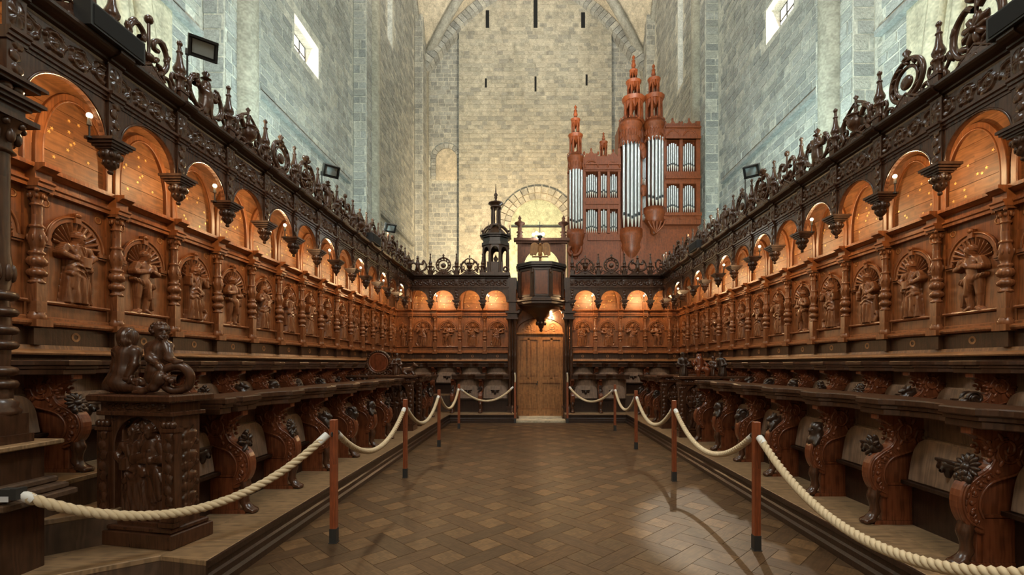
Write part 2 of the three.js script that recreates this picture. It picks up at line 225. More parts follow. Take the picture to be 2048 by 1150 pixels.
// rib vault
{
  const hx = x => 5.2 * (1 - Math.pow(Math.min(1, Math.abs(x) / 7), 1.9)), SP = 19.3;
  const bays = [[-29, -19.05], [-19.05, -9.1], [-9.1, 0.85], [0.85, 7.2]], geos = [], ribs = [];
  for (const [a, b] of bays) {
    const mid = (a + b) / 2, hl = (b - a) / 2, hz = z => 5.2 * (1 - Math.pow(Math.min(1, Math.abs(z - mid) / hl), 1.9)), N = 28, pos = [], idx = [];
    for (let j = 0; j <= N; j++) for (let i = 0; i <= N; i++) { const x = -7.1 + 14.2 * i / N, z = a + (b - a) * j / N; pos.push(x, SP + Math.max(hx(x), hz(z)), z); }
    for (let j = 0; j < N; j++) for (let i = 0; i < N; i++) { const q = j * (N + 1) + i; idx.push(q, q + 1, q + N + 2, q, q + N + 2, q + N + 1); }
    const g = new THREE.BufferGeometry(); g.setAttribute('position', new THREE.Float32BufferAttribute(pos, 3)); g.setIndex(idx); g.computeVertexNormals(); geos.push(g);
    for (const s of [-1, 1]) { const p = [], w = []; for (let i = 0; i <= 24; i++) { const t = -1 + 2 * i / 24; p.push([7 * t * s, SP - 0.12 + hx(7 * t), mid + hl * t]); w.push([s * 6.9, SP - 0.1 + hz(mid + hl * t), mid + hl * t]); } ribs.push([tube(p, 0.27, 48, 8), 'diagonal_rib']); ribs.push([tube(w, 0.2, 40, 6), 'wall_rib']); }
    if (a > -28) { const p = []; for (let i = 0; i <= 24; i++) { const x = -7 + 14 * i / 24; p.push([x, SP - 0.25 + hx(x), a]); } ribs.push([tube(p, 0.4, 48, 8), 'transverse_rib']); }
  }
  const c = structure('ceiling', J([...geos, bb(-7.8, 7.8, 25.6, 26.2, -29.8, 7.8)]), M.vaultWeb, 'cream plastered rib vault over the nave', 'ceiling');
  for (const [g, n] of ribs) part(c, n, J([g]), M.rib);
  const hxi = 60; // voussoirs of the arch against the tower wall
  for (let k = 0; k < hxi; k++) { const t0 = -1 + 2 * (k + 0.06) / hxi, t1 = -1 + 2 * (k + 0.94) / hxi, x0 = 6.9 * t0, x1 = 6.9 * t1, y0 = SP + hx(7 * t0), y1 = SP + hx(7 * t1), dx = x1 - x0, dy = y1 - y0, l = Math.hypot(dx, dy), nx = dy / l, ny = -dx / l, w = 0.55; part(c, 'arch_stone', J([at(extr(poly([[x0, y0], [x1, y1], [x1 + nx * w, y1 + ny * w], [x0 + nx * w, y0 + ny * w]].reverse()), 0.75), 0, 0, BACKZ)]), stoneTones[(k * 7) % 6]); }
}
// ---------------------------------------------------------------- choir floor, platforms
const HB = 3.78, BZ = -12.6, LIP = 2.16, PLAT = 0.2, UP = 0.64, LOW = 2.84, BSTEP = -11.5, LOWZ = -12.18, DX = 0.07;
{
  const fl = structure('floor', J([bb(-3.9, 3.9, -0.029, -0.022, -12.7, 2.6)]), M.step, 'dark oak parquet floor of the choir laid in a diagonal basket weave', 'floor');
  const tones = [[0.099, 0.058, 0.032], [0.084, 0.048, 0.026], [0.117, 0.070, 0.037], [0.072, 0.043, 0.024], [0.107, 0.061, 0.031], [0.090, 0.054, 0.031]].map(c => floorWood(...c, 0.42));
  const light = [[0.168, 0.099, 0.050], [0.134, 0.080, 0.042], [0.099, 0.062, 0.034]].map(c => floorWood(...c, 0.40));
  const S = 0.2, W = 0.155, P = S + W, r = rng(77), pieces = [], q = Math.SQRT1_2;
  for (let i = -40; i <= 40; i++) for (let j = -40; j <= 40; j++) {
    for (const kind of [0, 1]) {
      const u = (i + kind * 0.5) * P, v = (j + kind * 0.5) * P, x = (u - v) * q, z = -5 + (u + v) * q;
      if (Math.abs(x) > 2.5 || z < -11.85 || z > 2.4) continue;
      const along = (i + j) % 2 === 0, L = kind ? S : W + 2 * S, w = kind ? S : W;
      pieces.push({ x, z, L: L - 0.004, w: w - 0.004, rot: (along ? 1 : -1) * PI / 4, kind, tone: kind ? (r() < 0.32 ? 0 : r() < 0.55 ? 1 : 2) : Math.floor(r() * 6), y: (r() - 0.5) * 0.0012, flip: r() });
    }
  }
  const plank = boxUV(clean(new THREE.BoxGeometry(W + 2 * S - 0.004, 0.02, W - 0.004))), sq = boxUV(clean(new THREE.BoxGeometry(S - 0.004, 0.02, S - 0.004)));
  const vis = p => { if (p.z > -2.9) return 0; const [px, py] = project(p.x, 0, p.z); return px > 20 && px < 2030 && py < 1160 && Math.abs(p.x) < 2.2 ? 1 / (p.z * p.z) : 0; };
  pieces.forEach(p => p.s = vis(p)); pieces.sort((a, b) => b.s - a.s);
  const rest = {}; let np = 0, ns = 0;
  for (const p of pieces) {
    const mat = p.kind ? light[p.tone] : tones[p.tone];
    if (p.s > 0 && (p.kind ? ns++ < 300 : np++ < 300)) { const m = part(fl, p.kind ? 'square_block' : 'plank', p.kind ? sq : plank, mat); m.position.set(p.x, -0.01 + p.y, p.z); m.rotation.y = p.rot + (p.flip > 0.5 ? PI : 0); }
    else { const k = (p.kind ? 'l' : 't') + p.tone; (rest[k] = rest[k] || []).push(at(new THREE.BoxGeometry(p.L, 0.02, p.w).rotateY(p.rot), p.x, -0.01 + p.y, p.z)); }
  }
  for (const k in rest) { const m = part(fl, 'further_parquet_pieces', J(rest[k]), k[0] === 'l' ? light[+k[1]] : tones[+k[1]]); m.userData.kind = 'stuff'; }
}
// platform steps: moulded dark front and boarded top
function platform(name, plan, y0, y1, label, nose = true) {
  const g = structure(name, J([slab(plan, y0, y1 - 0.035)]), M.step, label, 'platform');
  part(g, 'board_top', J([slab(plan.map(p => p), y1 - 0.035, y1, 0.004)]), M.board); return g;
}
{
  const pl = platform('trim_1', [[-LIP, BSTEP], [-LIP, -2.95], [-2.5, -3.03], [-3.3, -2.45], [-HB, -2.1], [-HB, -12.7], [-0.6 + DX, -12.7], [-0.6 + DX, BSTEP]], 0, PLAT, 'low boarded platform under the left and rear left stalls');
  const pr = platform('trim_2', [[LIP, BSTEP], [LIP, 2.5], [HB, 2.5], [HB, -12.7], [0.6 + DX, -12.7], [0.6 + DX, BSTEP]], 0, PLAT, 'low boarded platform under the right and rear right stalls');
  const prof = s => [[0, 0], [0.05, 0], [0.05, 0.045], [0.025, 0.06], [0.025, 0.10], [0.012, 0.115], [0.012, 0.15], [0.03, 0.162], [0.03, 0.196], [0, 0.196]];
  const side = (z0, z1, s) => at(mould(prof(), 0, z1 - z0).rotateY(s > 0 ? PI / 2 : -PI / 2), -s * LIP, 0, s > 0 ? z1 : z0);
  part(pl, 'step_moulding', J([side(BSTEP, -2.95, 1), at(mould(prof(), -LIP, -0.6 + DX), 0, 0, BSTEP)]), M.black);
  part(pr, 'step_moulding', J([side(BSTEP, 2.5, -1), at(mould(prof(), 0.6 + DX, LIP), 0, 0, BSTEP)]), M.black);
  platform('trim_3', [[-2.97, -3.25], [-3.12, -3.12], [-HB, -2.5], [-HB, -4.3], [-2.97, -4.3]], PLAT, 0.43, 'boarded entry step beside the carved bench end');
  platform('trim_4', [[-LOW - 0.04, -12.7], [-LOW - 0.04, -4.0], [-3.27, -4.0], [-3.27, -2.95], [-HB, -2.6], [-HB, -12.7]], PLAT, UP, 'raised floor of the upper left stalls');
  platform('trim_5', [[LOW + 0.04, -12.7], [LOW + 0.04, 2.4], [HB, 2.4], [HB, -12.7]], PLAT, UP, 'raised floor of the upper right stalls');
  for (const s of [-1, 1]) platform('trim_6', [[s * 0.75 + DX, -12.68], [s * 0.75 + DX, LOWZ - 0.02], [s * LOW, LOWZ - 0.02], [s * LOW, -12.68]], PLAT, UP, `raised floor of the rear upper stalls ${s < 0 ? 'left' : 'right'} of the door`);
  const th = structure('trim_7', J([slab([[-0.6 + DX, -12.66], [-0.6 + DX, -11.52], [0.6 + DX, -11.52], [0.6 + DX, -12.66]], 0, 0.05)]), stoneM(0.72, 0.62, 0.45), 'pale stone threshold before the door', 'threshold');
  // wooden backs of the stalls
  structure('wall_stalls_left', J([bb(-HB - 0.07, -HB - 0.012, 0, 3.62, -12.7, -1.6)]), M.dark, 'boarded wooden back of the left choir enclosure', 'wall');
  structure('wall_stalls_right', J([bb(HB + 0.012, HB + 0.07, 0, 3.62, -12.7, 2.4)]), M.dark, 'boarded wooden back of the right choir enclosure', 'wall');
  structure('wall_stalls_rear', J([bb(-HB - 0.07, -0.63 + DX, 0, 3.62, -12.7, -12.62), bb(0.63 + DX, HB + 0.07, 0, 3.62, -12.7, -12.62), bb(-0.63 + DX, 0.63 + DX, 2.66, 3.62, -12.7, -12.62)]), M.dark, 'boarded wooden back of the rear choir screen', 'wall');
}
// ---------------------------------------------------------------- carved back of one upper stall
const cache = {};
const memo = (k, f) => cache[k] || (cache[k] = f());
function saint(seed) {
  const r = rng(seed * 131 + 7), H = 0.585, kind = seed % 8, cx = (r() - 0.5) * 0.10, hip = (r() - 0.5) * 0.10, hd = (r() - 0.5) * 0.06, ph = r() * 6, nude = kind === 2 || kind === 6, sw = r() < 0.5 ? -1 : 1, so = (r() - 0.5) * 0.9;
  const eL = [cx - 0.215, 0.63 + 0.05 * r()], eR = [cx + 0.215, 0.62 + 0.05 * r()], hL = [[cx - 0.04, 0.60], [cx - 0.20, 0.80], [cx + 0.03, 0.68], [cx - 0.08, 0.55]][seed % 4], hR = [[cx + 0.22, 0.50], [cx + 0.05, 0.62], [cx + 0.23, 0.78], [cx + 0.08, 0.70]][(seed >> 1) % 4];
  const uc = v => v > 0.5 ? hip + (cx - hip) * (v - 0.5) / 0.3 : hip + hip * 0.5 * (0.5 - v), wid = v => v > 0.5 ? 0.155 + (0.58 - v) * 0.05 : 0.16 + (0.5 - v) * 0.13;
  return (U, Vv) => {
    const u = U / H, v = Vv / H; let h = 0; const mx = (b, k = 0.012) => { if (b > 0) { const d = Math.abs(h - b); h = Math.max(h, b) + (d < k && h > 0 ? (k - d) * (k - d) / (4 * k) : 0); } };
    if (!nude && v > 0.02 && v < 0.80) {
      const c = uc(v), w = wid(v) * (v > 0.7 ? 1 - (v - 0.7) * 2 : 1), s = (u - c) / w;
      if (Math.abs(s) < 1) {
        let z = 0.03 + 0.125 * Math.sqrt(1 - s * s);
        const low = cl((0.46 - v) * 6), mid = cl(1 - Math.abs(v - 0.50) * 7), top = cl((v - 0.58) * 8);
        z += low * (0.020 * Math.sin(2 * PI * (s * 1.9 + 0.3 * Math.sin(v * 6 + ph))) + 0.010 * Math.sin(2 * PI * (s * 4.3 + v * 1.5 + ph)));
        z += mid * 0.026 * Math.sin(2 * PI * ((v + 0.16 * (s - so) * (s - so) * sw) * 13 + ph));
        z += top * 0.014 * Math.sin(2 * PI * (Math.abs(s) * 2.5 + v * 6 * sw));
        const hem = Math.min(1, (1 - Math.abs(s)) * 8); mx(z * (0.4 + 0.6 * hem));
      }
      mx(bump2(u, v, hip + 0.07, 0.47, hip + 0.10 * sw * 0.9, 0.25, 0.075, 0.05, 0.10, 0.7), 0.03);
      mx(bump2(u, v, cx + sw * 0.13, 0.76, hip - sw * 0.15, 0.50, 0.034, 0.05, 0.12, 0.7)); mx(bump2(u, v, hip - sw * 0.17, 0.52, hip + sw * 0.12, 0.41, 0.026, 0.036, 0.135, 0.7)); mx(bump2(u, v, hip - sw * 0.18, 0.52, hip - sw * 0.20, 0.20, 0.045, 0.03, 0.06, 0.7) * (1 + 0.14 * Math.sin(u * 150)));
    } else if (nude) {
      for (const [q, k] of [[-1, 0], [1, 0.05]]) { mx(bump2(u, v, hip + q * 0.055, 0.49, hip + q * (0.065 + k * 0.8), 0.27, 0.085, 0.058, 0.04 + k, 0.8)); mx(bump2(u, v, hip + q * (0.065 + k * 0.8), 0.27, hip + q * 0.07, 0.05, 0.056, 0.034, 0.03 + k * 0.6, 0.9)); }
      mx(bump2(u, v, hip - 0.17, 0.53, hip + 0.17, 0.45, 0.035, 0.06, 0.09, 0.8) * (1 + 0.1 * Math.sin(u * 120 + v * 60))); mx(bump2(u, v, hip + 0.17, 0.46, hip + 0.22, 0.10, 0.06, 0.035, 0.03, 0.6) * (1 + 0.16 * Math.sin(u * 140))); mx(bump2(u, v, cx, 0.74, hip, 0.53, 0.125, 0.10, 0.06, 0.75));
    }
    for (const s of [-1, 1]) mx(bump2(u, v, hip + s * 0.07, 0.045, hip + s * 0.12, 0.012, 0.034, 0.038, 0.09, 0.9));
    mx(bump2(u, v, cx - 0.125, 0.765, cx + 0.125, 0.765, 0.062, 0.062, 0.07, 0.8)); if (nude) mx(bump2(u, v, cx - 0.055, 0.72, cx - 0.05, 0.72, 0.05, 0.05, 0.115, 0.5), 0.03), mx(bump2(u, v, cx + 0.055, 0.72, cx + 0.05, 0.72, 0.05, 0.05, 0.115, 0.5), 0.03);
    const arm = (sx, e, hnd) => { mx(bump2(u, v, cx + sx * 0.155, 0.765, e[0], e[1], 0.058, 0.048, 0.09, 0.85)); const f = bump2(u, v, e[0], e[1], hnd[0], hnd[1], 0.050, 0.034, 0.13, 0.85); mx(f); mx(bump2(u, v, hnd[0], hnd[1], hnd[0] + sx * -0.01, hnd[1] + 0.035, 0.034, 0.028, 0.15, 0.9)); };
    arm(-1, eL, hL); arm(1, eR, hR);
    mx(bump2(u, v, cx, 0.79, cx + hd, 0.86, 0.05, 0.045, 0.09, 0.8));
    const dh = Math.hypot(u - cx - hd, v - 0.935), an = Math.atan2(v - 0.93, u - cx - hd); if (dh < 0.082 && v > 0.90) mx((0.07 + 0.5 * Math.sqrt(Math.max(0, 0.0068 - dh * dh))) * (1 + 0.09 * Math.sin(an * 14) + 0.06 * Math.sin(dh * 230)), 0.004);
    mx(bump2(u, v, cx + hd, 0.882, cx + hd, 0.925, 0.053, 0.064, 0.13, 0.9), 0.006); mx(bump2(u, v, cx + hd, 0.895, cx + hd, 0.925, 0.014, 0.009, 0.195, 0.9), 0.01); for (const e of [-0.024, 0.024]) { const q = Math.hypot(u - cx - hd - e, v - 0.920); if (q < 0.013) h -= 0.014 * (1 - q / 0.013); }
    if (kind % 3 === 0) mx(bump2(u, v, cx + hd, 0.872, cx + hd, 0.79, 0.052, 0.022, 0.13, 0.85) + (v < 0.87 && v > 0.78 && Math.abs(u - cx - hd) < 0.05 ? 0.008 * Math.sin(u * 190 + v * 40) : 0));
    else if (kind % 2) for (const q of [-1, 1]) mx(bump2(u, v, cx + hd + q * 0.06, 0.92, cx + q * 0.085, 0.80, 0.03, 0.022, 0.09, 0.8) * (1 + 0.12 * Math.sin(v * 120)));
    if (kind % 4 === 1) mx(bump2(u, v, hR[0] + 0.01, 0.03, hR[0] + 0.01, 0.97, 0.014, 0.014, 0.10, 1));
    if (kind === 3 || kind === 7) { if (Math.abs(u - hL[0]) < 0.06 && Math.abs(v - hL[1] - 0.04) < 0.07) mx(0.19 - 0.2 * Math.abs(u - hL[0])); }
    if (kind === 4 || kind === 5 || kind === 0) { const q = kind === 4 ? 1 : -1; mx(bump2(u, v, q * 0.25, 0.05, q * 0.30, 0.13, 0.055, 0.045, 0.05, 0.9)); mx(bump2(u, v, q * 0.30, 0.17, q * 0.28, 0.21, 0.036, 0.03, 0.06, 0.9)); mx(bump2(u, v, q * 0.24, 0.03, q * 0.20, 0.015, 0.022, 0.018, 0.06, 0.9)); }
    if (v < 0.022 && Math.abs(u) < 0.33) mx(0.075);
    return h * H * 0.72;
  };
}
const geoSaint = k => memo('saint' + k, () => J([at(relief(0.40, 0.61, 60, 122, saint(k)), 0, 1.885, 0.004)]));
const geoColonnette = () => memo('colonnette', () => {
  const shaft = lathe([[0.05, 1.74], [0.056, 1.75], [0.056, 1.775], [0.046, 1.785], [0.046, 1.80]], 12);
  const up = lathe([[0.038, 2.0], [0.05, 2.005], [0.05, 2.02], [0.034, 2.03], [0.034, 2.05], [0.054, 2.06], [0.06, 2.08], [0.054, 2.10], [0.036, 2.11], [0.036, 2.125], [0.056, 2.14], [0.062, 2.165], [0.052, 2.19], [0.036, 2.20], [0.05, 2.215], [0.05, 2.23], [0.034, 2.24], [0.04, 2.27], [0.052, 2.31], [0.048, 2.36], [0.036, 2.40], [0.046, 2.405], [0.046, 2.42], [0.032, 2.43], [0.03, 2.56], [0.042, 2.565], [0.042, 2.575], [0.03, 2.585], [0.038, 2.62], [0.052, 2.66]], 14);
  const l = []; for (let i = 0; i < 8; i++) { const a = i * PI / 4; l.push(ball(0.014, 0.042 * Math.sin(a), 2.635, 0.042 * Math.cos(a), 1, 1.7, 1, 6, 5)); l.push(ball(0.011, 0.05 * Math.sin(a + 0.4), 2.33, 0.05 * Math.cos(a + 0.4), 1, 2.4, 0.7, 5, 5)); }
  for (const s of [-1, 1]) l.push(ball(0.016, s * 0.05, 2.668, 0.05, 1, 1, 1, 7, 6));
  return J([shaft, bx(0.075, 0.22, 0.075, 0, 1.90, 0), up, ...l, bx(0.115, 0.022, 0.115, 0, 2.685, 0)]).translate(0, 0, 0.055);
});
const entProf = [[0, 2.695], [0.05, 2.695], [0.05, 2.72], [0.062, 2.73], [0.062, 2.745], [0.03, 2.75], [0.03, 2.80], [0.05, 2.805], [0.085, 2.83], [0.10, 2.83], [0.10, 2.86], [0, 2.86]];
function stallBack(w, k, label, pos, turn, opts = {}) {
  const t = thing('stall_back_panel', label, 'carved panel', pos, turn, 'carved back panels of the upper stalls'), hw = w / 2, key = w.toFixed(3), r = Math.min(0.225, hw - 0.09), sp = 2.34;
  part(t, 'panel_board', memo('pb' + key, () => J([bb(-hw, hw, 1.5, 2.87, -0.012, 0), bb(-hw, -hw + 0.055, 1.74, 2.70, 0, 0.02), bb(hw - 0.055, hw, 1.74, 2.70, 0, 0.02), bb(-hw + 0.06, hw - 0.06, 1.775, 1.86, 0, 0.016)])), M.panel);
  part(t, 'niche_arch', memo('na' + key, () => { const s = new THREE.Shape(); s.absarc(0, sp, r + 0.012, 0, PI); s.absarc(0, sp, r - 0.028, PI, 0, true); const a = extr(s, 0.018, 0.006, 18); const tb = []; for (let i = 0; i <= 16; i++) { const q = PI * i / 16; tb.push([(r + 0.008) * Math.cos(q), sp + (r + 0.008) * Math.sin(q), 0.028]); } const e = r - 0.03; return J([a, tube(tb, 0.009, 24, 5), bb(-hw + 0.06, -e, sp - 0.03, sp, 0, 0.03), bb(e, hw - 0.06, sp - 0.03, sp, 0, 0.03), bb(-hw + 0.06, -e, sp - 0.048, sp - 0.036, 0, 0.022), bb(e, hw - 0.06, sp - 0.048, sp - 0.036, 0, 0.022), bx(0.05, 0.075, 0.045, 0, sp + r + 0.005, 0.022), ball(0.03, 0, sp + r + 0.03, 0.035, 1, 0.8, 0.8)]); }), M.panel);
  part(t, 'shell_niche', memo('sn' + key, () => { const R = r - 0.03, pos2 = [], idx = [], NA = 130, NR = 5; for (let i = 0; i <= NA; i++) for (let j = 0; j <= NR; j++) { const a = PI * i / NA, rr = 0.03 + (R - 0.03) * j / NR, fl = Math.abs(Math.sin(a * 13 / 2 * 2)), z = 0.003 + (0.004 + 0.030 * (j / NR)) * fl, ro = rr * (j === NR ? 0.95 + 0.05 * fl : 1); pos2.push(ro * Math.cos(a), sp + ro * Math.sin(a), z); } for (let i = 0; i < NA; i++) for (let j = 0; j < NR; j++) { const a = i * (NR + 1) + j; idx.push(a, a + 1, a + NR + 2, a, a + NR + 2, a + NR + 1); } const g = new THREE.BufferGeometry(); g.setAttribute('position', new THREE.Float32BufferAttribute(pos2, 3)); g.setIndex(idx); g.computeVertexNormals(); return J([g]); }), M.figure);
  const f = part(t, 'relief_figure', geoSaint(k), M.figure); if (hw < 0.26) f.scale.set(hw / 0.33, 1, 1); if (opts.mirror) f.scale.x *= -1;
  part(t, 'pedestal_ledge', memo('pl' + key, () => J([mould([[0, 1.862], [0.05, 1.868], [0.056, 1.88], [0.05, 1.89], [0, 1.89]], -hw + 0.06, hw - 0.06)])), M.panel);
  part(t, 'bottom_moulding', memo('bm' + key, () => J([mould([[0, 1.70], [0.075, 1.70], [0.085, 1.715], [0.085, 1.73], [0.06, 1.742], [0.035, 1.748], [0.035, 1.765], [0.02, 1.775], [0, 1.775]], -hw, hw), bb(-hw - 0.06, -hw + 0.06, 1.69, 1.742, 0, 0.115)])), M.panel);
  const fz = part(t, 'inlaid_frieze', memo('fz' + key, () => J([bb(-hw, hw, 1.56, 1.70, 0, 0.02), bb(-hw - 0.035, -hw + 0.035, 1.56, 1.69, 0.02, 0.07)])), M.dark);
  part(fz, 'ring_inlay', memo('ring', () => { const s = new THREE.Shape(); s.absarc(0, 1.63, 0.036, 0, 2 * PI); const h = new THREE.Path(); h.absarc(0, 1.63, 0.018, 0, 2 * PI); s.holes.push(h); return J([at(extr(s, 0.0025, 0, 20), 0, 0, 0.02)]); }), M.inlay);
  part(t, 'shelf_ledge', memo('sl' + key, () => J([mould([[0, 1.488], [0.10, 1.488], [0.105, 1.50], [0.09, 1.515], [0.05, 1.53], [0.04, 1.56], [0, 1.56]], -hw, hw)])), M.ledge);
  const c = part(t, 'colonnette', geoColonnette(), M.figure); c.position.x = -hw;
  part(t, 'entablature', memo('en' + key, () => J([mould(entProf, -hw, hw), mould(entProf.map(p => [p[0] > 0 ? p[0] + 0.075 : 0, p[1]]), -hw - 0.06, -hw + 0.06)])), M.panel);
  part(t, 'round_inlay', memo('ri' + key, () => J([-1, 1].map(s => at(new THREE.TorusGeometry(0.026, 0.008, 4, 18).scale(1, 1, 0.3), s * (hw - 0.115), 2.625, 0.001)))), M.inlay);
  return t;
}
// ---------------------------------------------------------------- canopy bay
const foliage = (u, v) => { let h = 0; const p = 0.165, k = Math.floor(u / p), f = u - (k + 0.5) * p, s = k % 2 ? 1 : -1, y = v - 0.085; 
  const rr = Math.hypot(f, y), a = Math.atan2(y * s, f); h = Math.max(h, 0.016 - Math.abs(rr - 0.055 - 0.006 * Math.sin(a)) * 0.9); h = Math.max(h, rr < 0.032 ? 0.02 * Math.sqrt(1 - (rr / 0.032) ** 2) * (0.7 + 0.3 * Math.cos(a * 5)) : 0);
  for (let i = 0; i < 5; i++) { const b = i * 1.256 + k, lx = 0.066 * Math.cos(b), ly = 0.056 * Math.sin(b), d = Math.hypot((f - lx) * 1.2, y - ly); if (d < 0.022) h = Math.max(h, 0.9 * Math.sqrt(0.022 ** 2 - d * d)); }
  return h > 0 ? Math.min(h, 0.02) : 0; };
const leafStrip = (u, v) => { const q = (v * 14) % 1, s = Math.floor(v * 14) % 2 ? 1 : -1, d = Math.hypot((u - s * 0.010) * 30, (q - 0.5) * 2.2); return Math.max(d < 1 ? 0.012 * Math.sqrt(1 - d * d) : 0, Math.abs(u) < 0.005 ? 0.007 : 0); };
const pedProf = [[0.60, 3.66]];
function crestGeo(v) {
  return memo('crest' + v, () => {
    const L = []; const leaf = (x, y, a, s = 1) => L.push(new THREE.SphereGeometry(0.028 * s, 6, 5).scale(1.8, 0.72, 0.8).rotateZ(a).translate(x, y, 0));
    const both = f => { for (const q of [1, -1]) f(q); };
    const c2 = (pts, rad, n = 22) => both(q => L.push(tube(pts.map(p => [p[0] * q, p[1], p[2] || 0]), rad * 1.35, n, 6)));
    if (v === 0) { // heart of two scrolls
      c2([[0.02, 0.02], [0.10, 0.06], [0.17, 0.16], [0.16, 0.26], [0.10, 0.31], [0.045, 0.27], [0.05, 0.22], [0.085, 0.225]], 0.014, 30); c2([[0.22, 0.0], [0.19, 0.06], [0.13, 0.05], [0.15, 0.015]], 0.011);
      L.push(tube([[0, 0.02], [0, 0.2], [0, 0.39]], 0.011, 6)); L.push(ball(0.028, 0, 0.41, 0, 1, 1.3, 1)); L.push(ball(0.036, 0, 0.12, 0, 1.2, 1, 1)); both(q => { leaf(q * 0.175, 0.22, q * 1.2); leaf(q * 0.14, 0.30, q * 2.2); leaf(q * 0.06, 0.14, q * 0.8); leaf(q * 0.11, 0.1, -q * 0.6); });
    } else if (v === 1) { // vase between dolphin scrolls
      L.push(lathe([[0.0, 0.02], [0.05, 0.03], [0.02, 0.06], [0.06, 0.11], [0.075, 0.17], [0.045, 0.2], [0.07, 0.215], [0.07, 0.23], [0.02, 0.24], [0.015, 0.30], [0.03, 0.315], [0.012, 0.33], [0.01, 0.38], [0.022, 0.40], [0.0, 0.43]], 10));
      c2([[0.07, 0.19], [0.12, 0.25], [0.17, 0.22], [0.19, 0.13], [0.16, 0.05], [0.20, 0.0]], 0.017, 24); c2([[0.17, 0.22], [0.10, 0.30], [0.02, 0.35]], 0.011); c2([[0.19, 0.13], [0.13, 0.14], [0.125, 0.09], [0.155, 0.085]], 0.01); both(q => { leaf(q * 0.2, 0.18, q * 1.4); leaf(q * 0.185, 0.08, q * 1.8); leaf(q * 0.13, 0.265, -q * 0.4, 1.1); leaf(q * 0.1, 0.05, q * 0.4); });
    } else if (v === 2) { // wreath ring with medallion
      const ring = (r, rad, y) => { const p = []; for (let i = 0; i <= 20; i++) { const a = -PI / 2 + 0.25 + (2 * PI - 0.5) * i / 20; p.push([r * Math.cos(a), y + r * Math.sin(a), 0]); } L.push(tube(p, rad * 1.25, 40, 6)); };
      ring(0.165, 0.016, 0.19); ring(0.115, 0.012, 0.18); L.push(ball(0.06, 0, 0.17, 0, 1, 1, 0.4, 12, 8)); L.push(lathe([[0, 0.34], [0.035, 0.36], [0.015, 0.39], [0.03, 0.42], [0, 0.46]], 8)); c2([[0.23, 0.0], [0.2, 0.05], [0.15, 0.03], [0.17, 0.005]], 0.011);
      for (let i = 0; i < 9; i++) { const a = -0.6 + i * 0.55; leaf(0.15 * Math.cos(a), 0.19 + 0.15 * Math.sin(a), a + 0.8, 0.9); }
    } else if (v === 3) { // little figure among scrolls
      L.push(carve([[0, 0.10, 0, 0, 0.20, 0, 0.045, 0.05], [0, 0.2, 0, 0, 0.245, 0, 0.025, 0.025], [0, 0.275, 0, 0, 0.29, 0, 0.036, 0.034], [-0.05, 0.21, 0, -0.11, 0.25, 0, 0.022, 0.018], [-0.11, 0.25, 0, -0.10, 0.32, 0, 0.018, 0.015], [0.05, 0.21, 0, 0.11, 0.20, 0, 0.022, 0.018], [0.11, 0.2, 0, 0.14, 0.27, 0, 0.018, 0.015], [0, 0.12, 0, -0.04, 0.02, 0, 0.04, 0.03], [0, 0.12, 0, 0.04, 0.02, 0, 0.04, 0.03]], 0.025, [0, 0.17, 0], [0.18, 0.18, 0.09], 26));
      c2([[0.06, 0.03], [0.14, 0.06], [0.20, 0.15], [0.17, 0.25], [0.12, 0.27], [0.11, 0.22], [0.145, 0.215]], 0.014, 26); L.push(lathe([[0, 0.32], [0.04, 0.335], [0.015, 0.355], [0.03, 0.38], [0, 0.42]], 8)); both(q => { leaf(q * 0.205, 0.17, q * 1.4); leaf(q * 0.18, 0.08, q * 0.9); leaf(q * 0.15, 0.28, q * 2.4); });
    } else { // foliate flower in a loop
      c2([[0.02, 0.02], [0.12, 0.05], [0.18, 0.17], [0.15, 0.31], [0.07, 0.37], [0.02, 0.33]], 0.017, 26); for (let i = 0; i < 9; i++) { const a = i * 0.7; leaf(0.05 * Math.cos(a), 0.18 + 0.055 * Math.sin(a), a, 1.5); } L.push(ball(0.03, 0, 0.18, 0.02)); L.push(tube([[0, 0.02], [0.01, 0.1], [0, 0.2], [0.0, 0.43]], 0.013, 10)); both(q => { leaf(q * 0.04, 0.42, q * 0.7, 1.2); leaf(q * 0.19, 0.12, q * 1.2, 1.3); leaf(q * 0.17, 0.27, q * 1.9, 1.2); leaf(q * 0.09, 0.09, q * 0.5, 1.2); }); L.push(ball(0.03, 0, 0.45, 0, 1, 1.2, 1));
    }
    c2([[0.255, -0.05], [0.25, 0.04], [0.215, 0.10], [0.235, 0.15], [0.262, 0.12]], 0.010); both(q => { leaf(q * 0.245, 0.02, q * 1.5, 0.9); leaf(q * 0.10, 0.0, q * 0.5); leaf(q * 0.05, 0.06, q * 1.0, 0.8); });
    return J(L).scale(1.08, 1.04, 1.25).translate(0, 3.73, 0.60);
  });
}
const geoFinial = () => memo('finial', () => J([bx(0.085, 0.10, 0.085, 0, 3.71, 0), bx(0.10, 0.02, 0.10, 0, 3.77, 0), lathe([[0.04, 3.78], [0.048, 3.80], [0.036, 3.815], [0.036, 3.87], [0.055, 3.88], [0.055, 3.90], [0.03, 3.915], [0.046, 3.94], [0.05, 3.965], [0.028, 4.02], [0.018, 4.10], [0.026, 4.105], [0.026, 4.115], [0.016, 4.12], [0.012, 4.165], [0.02, 4.175], [0.024, 4.19], [0.012, 4.21], [0, 4.215]], 8)]).translate(0, 0, 0.6));
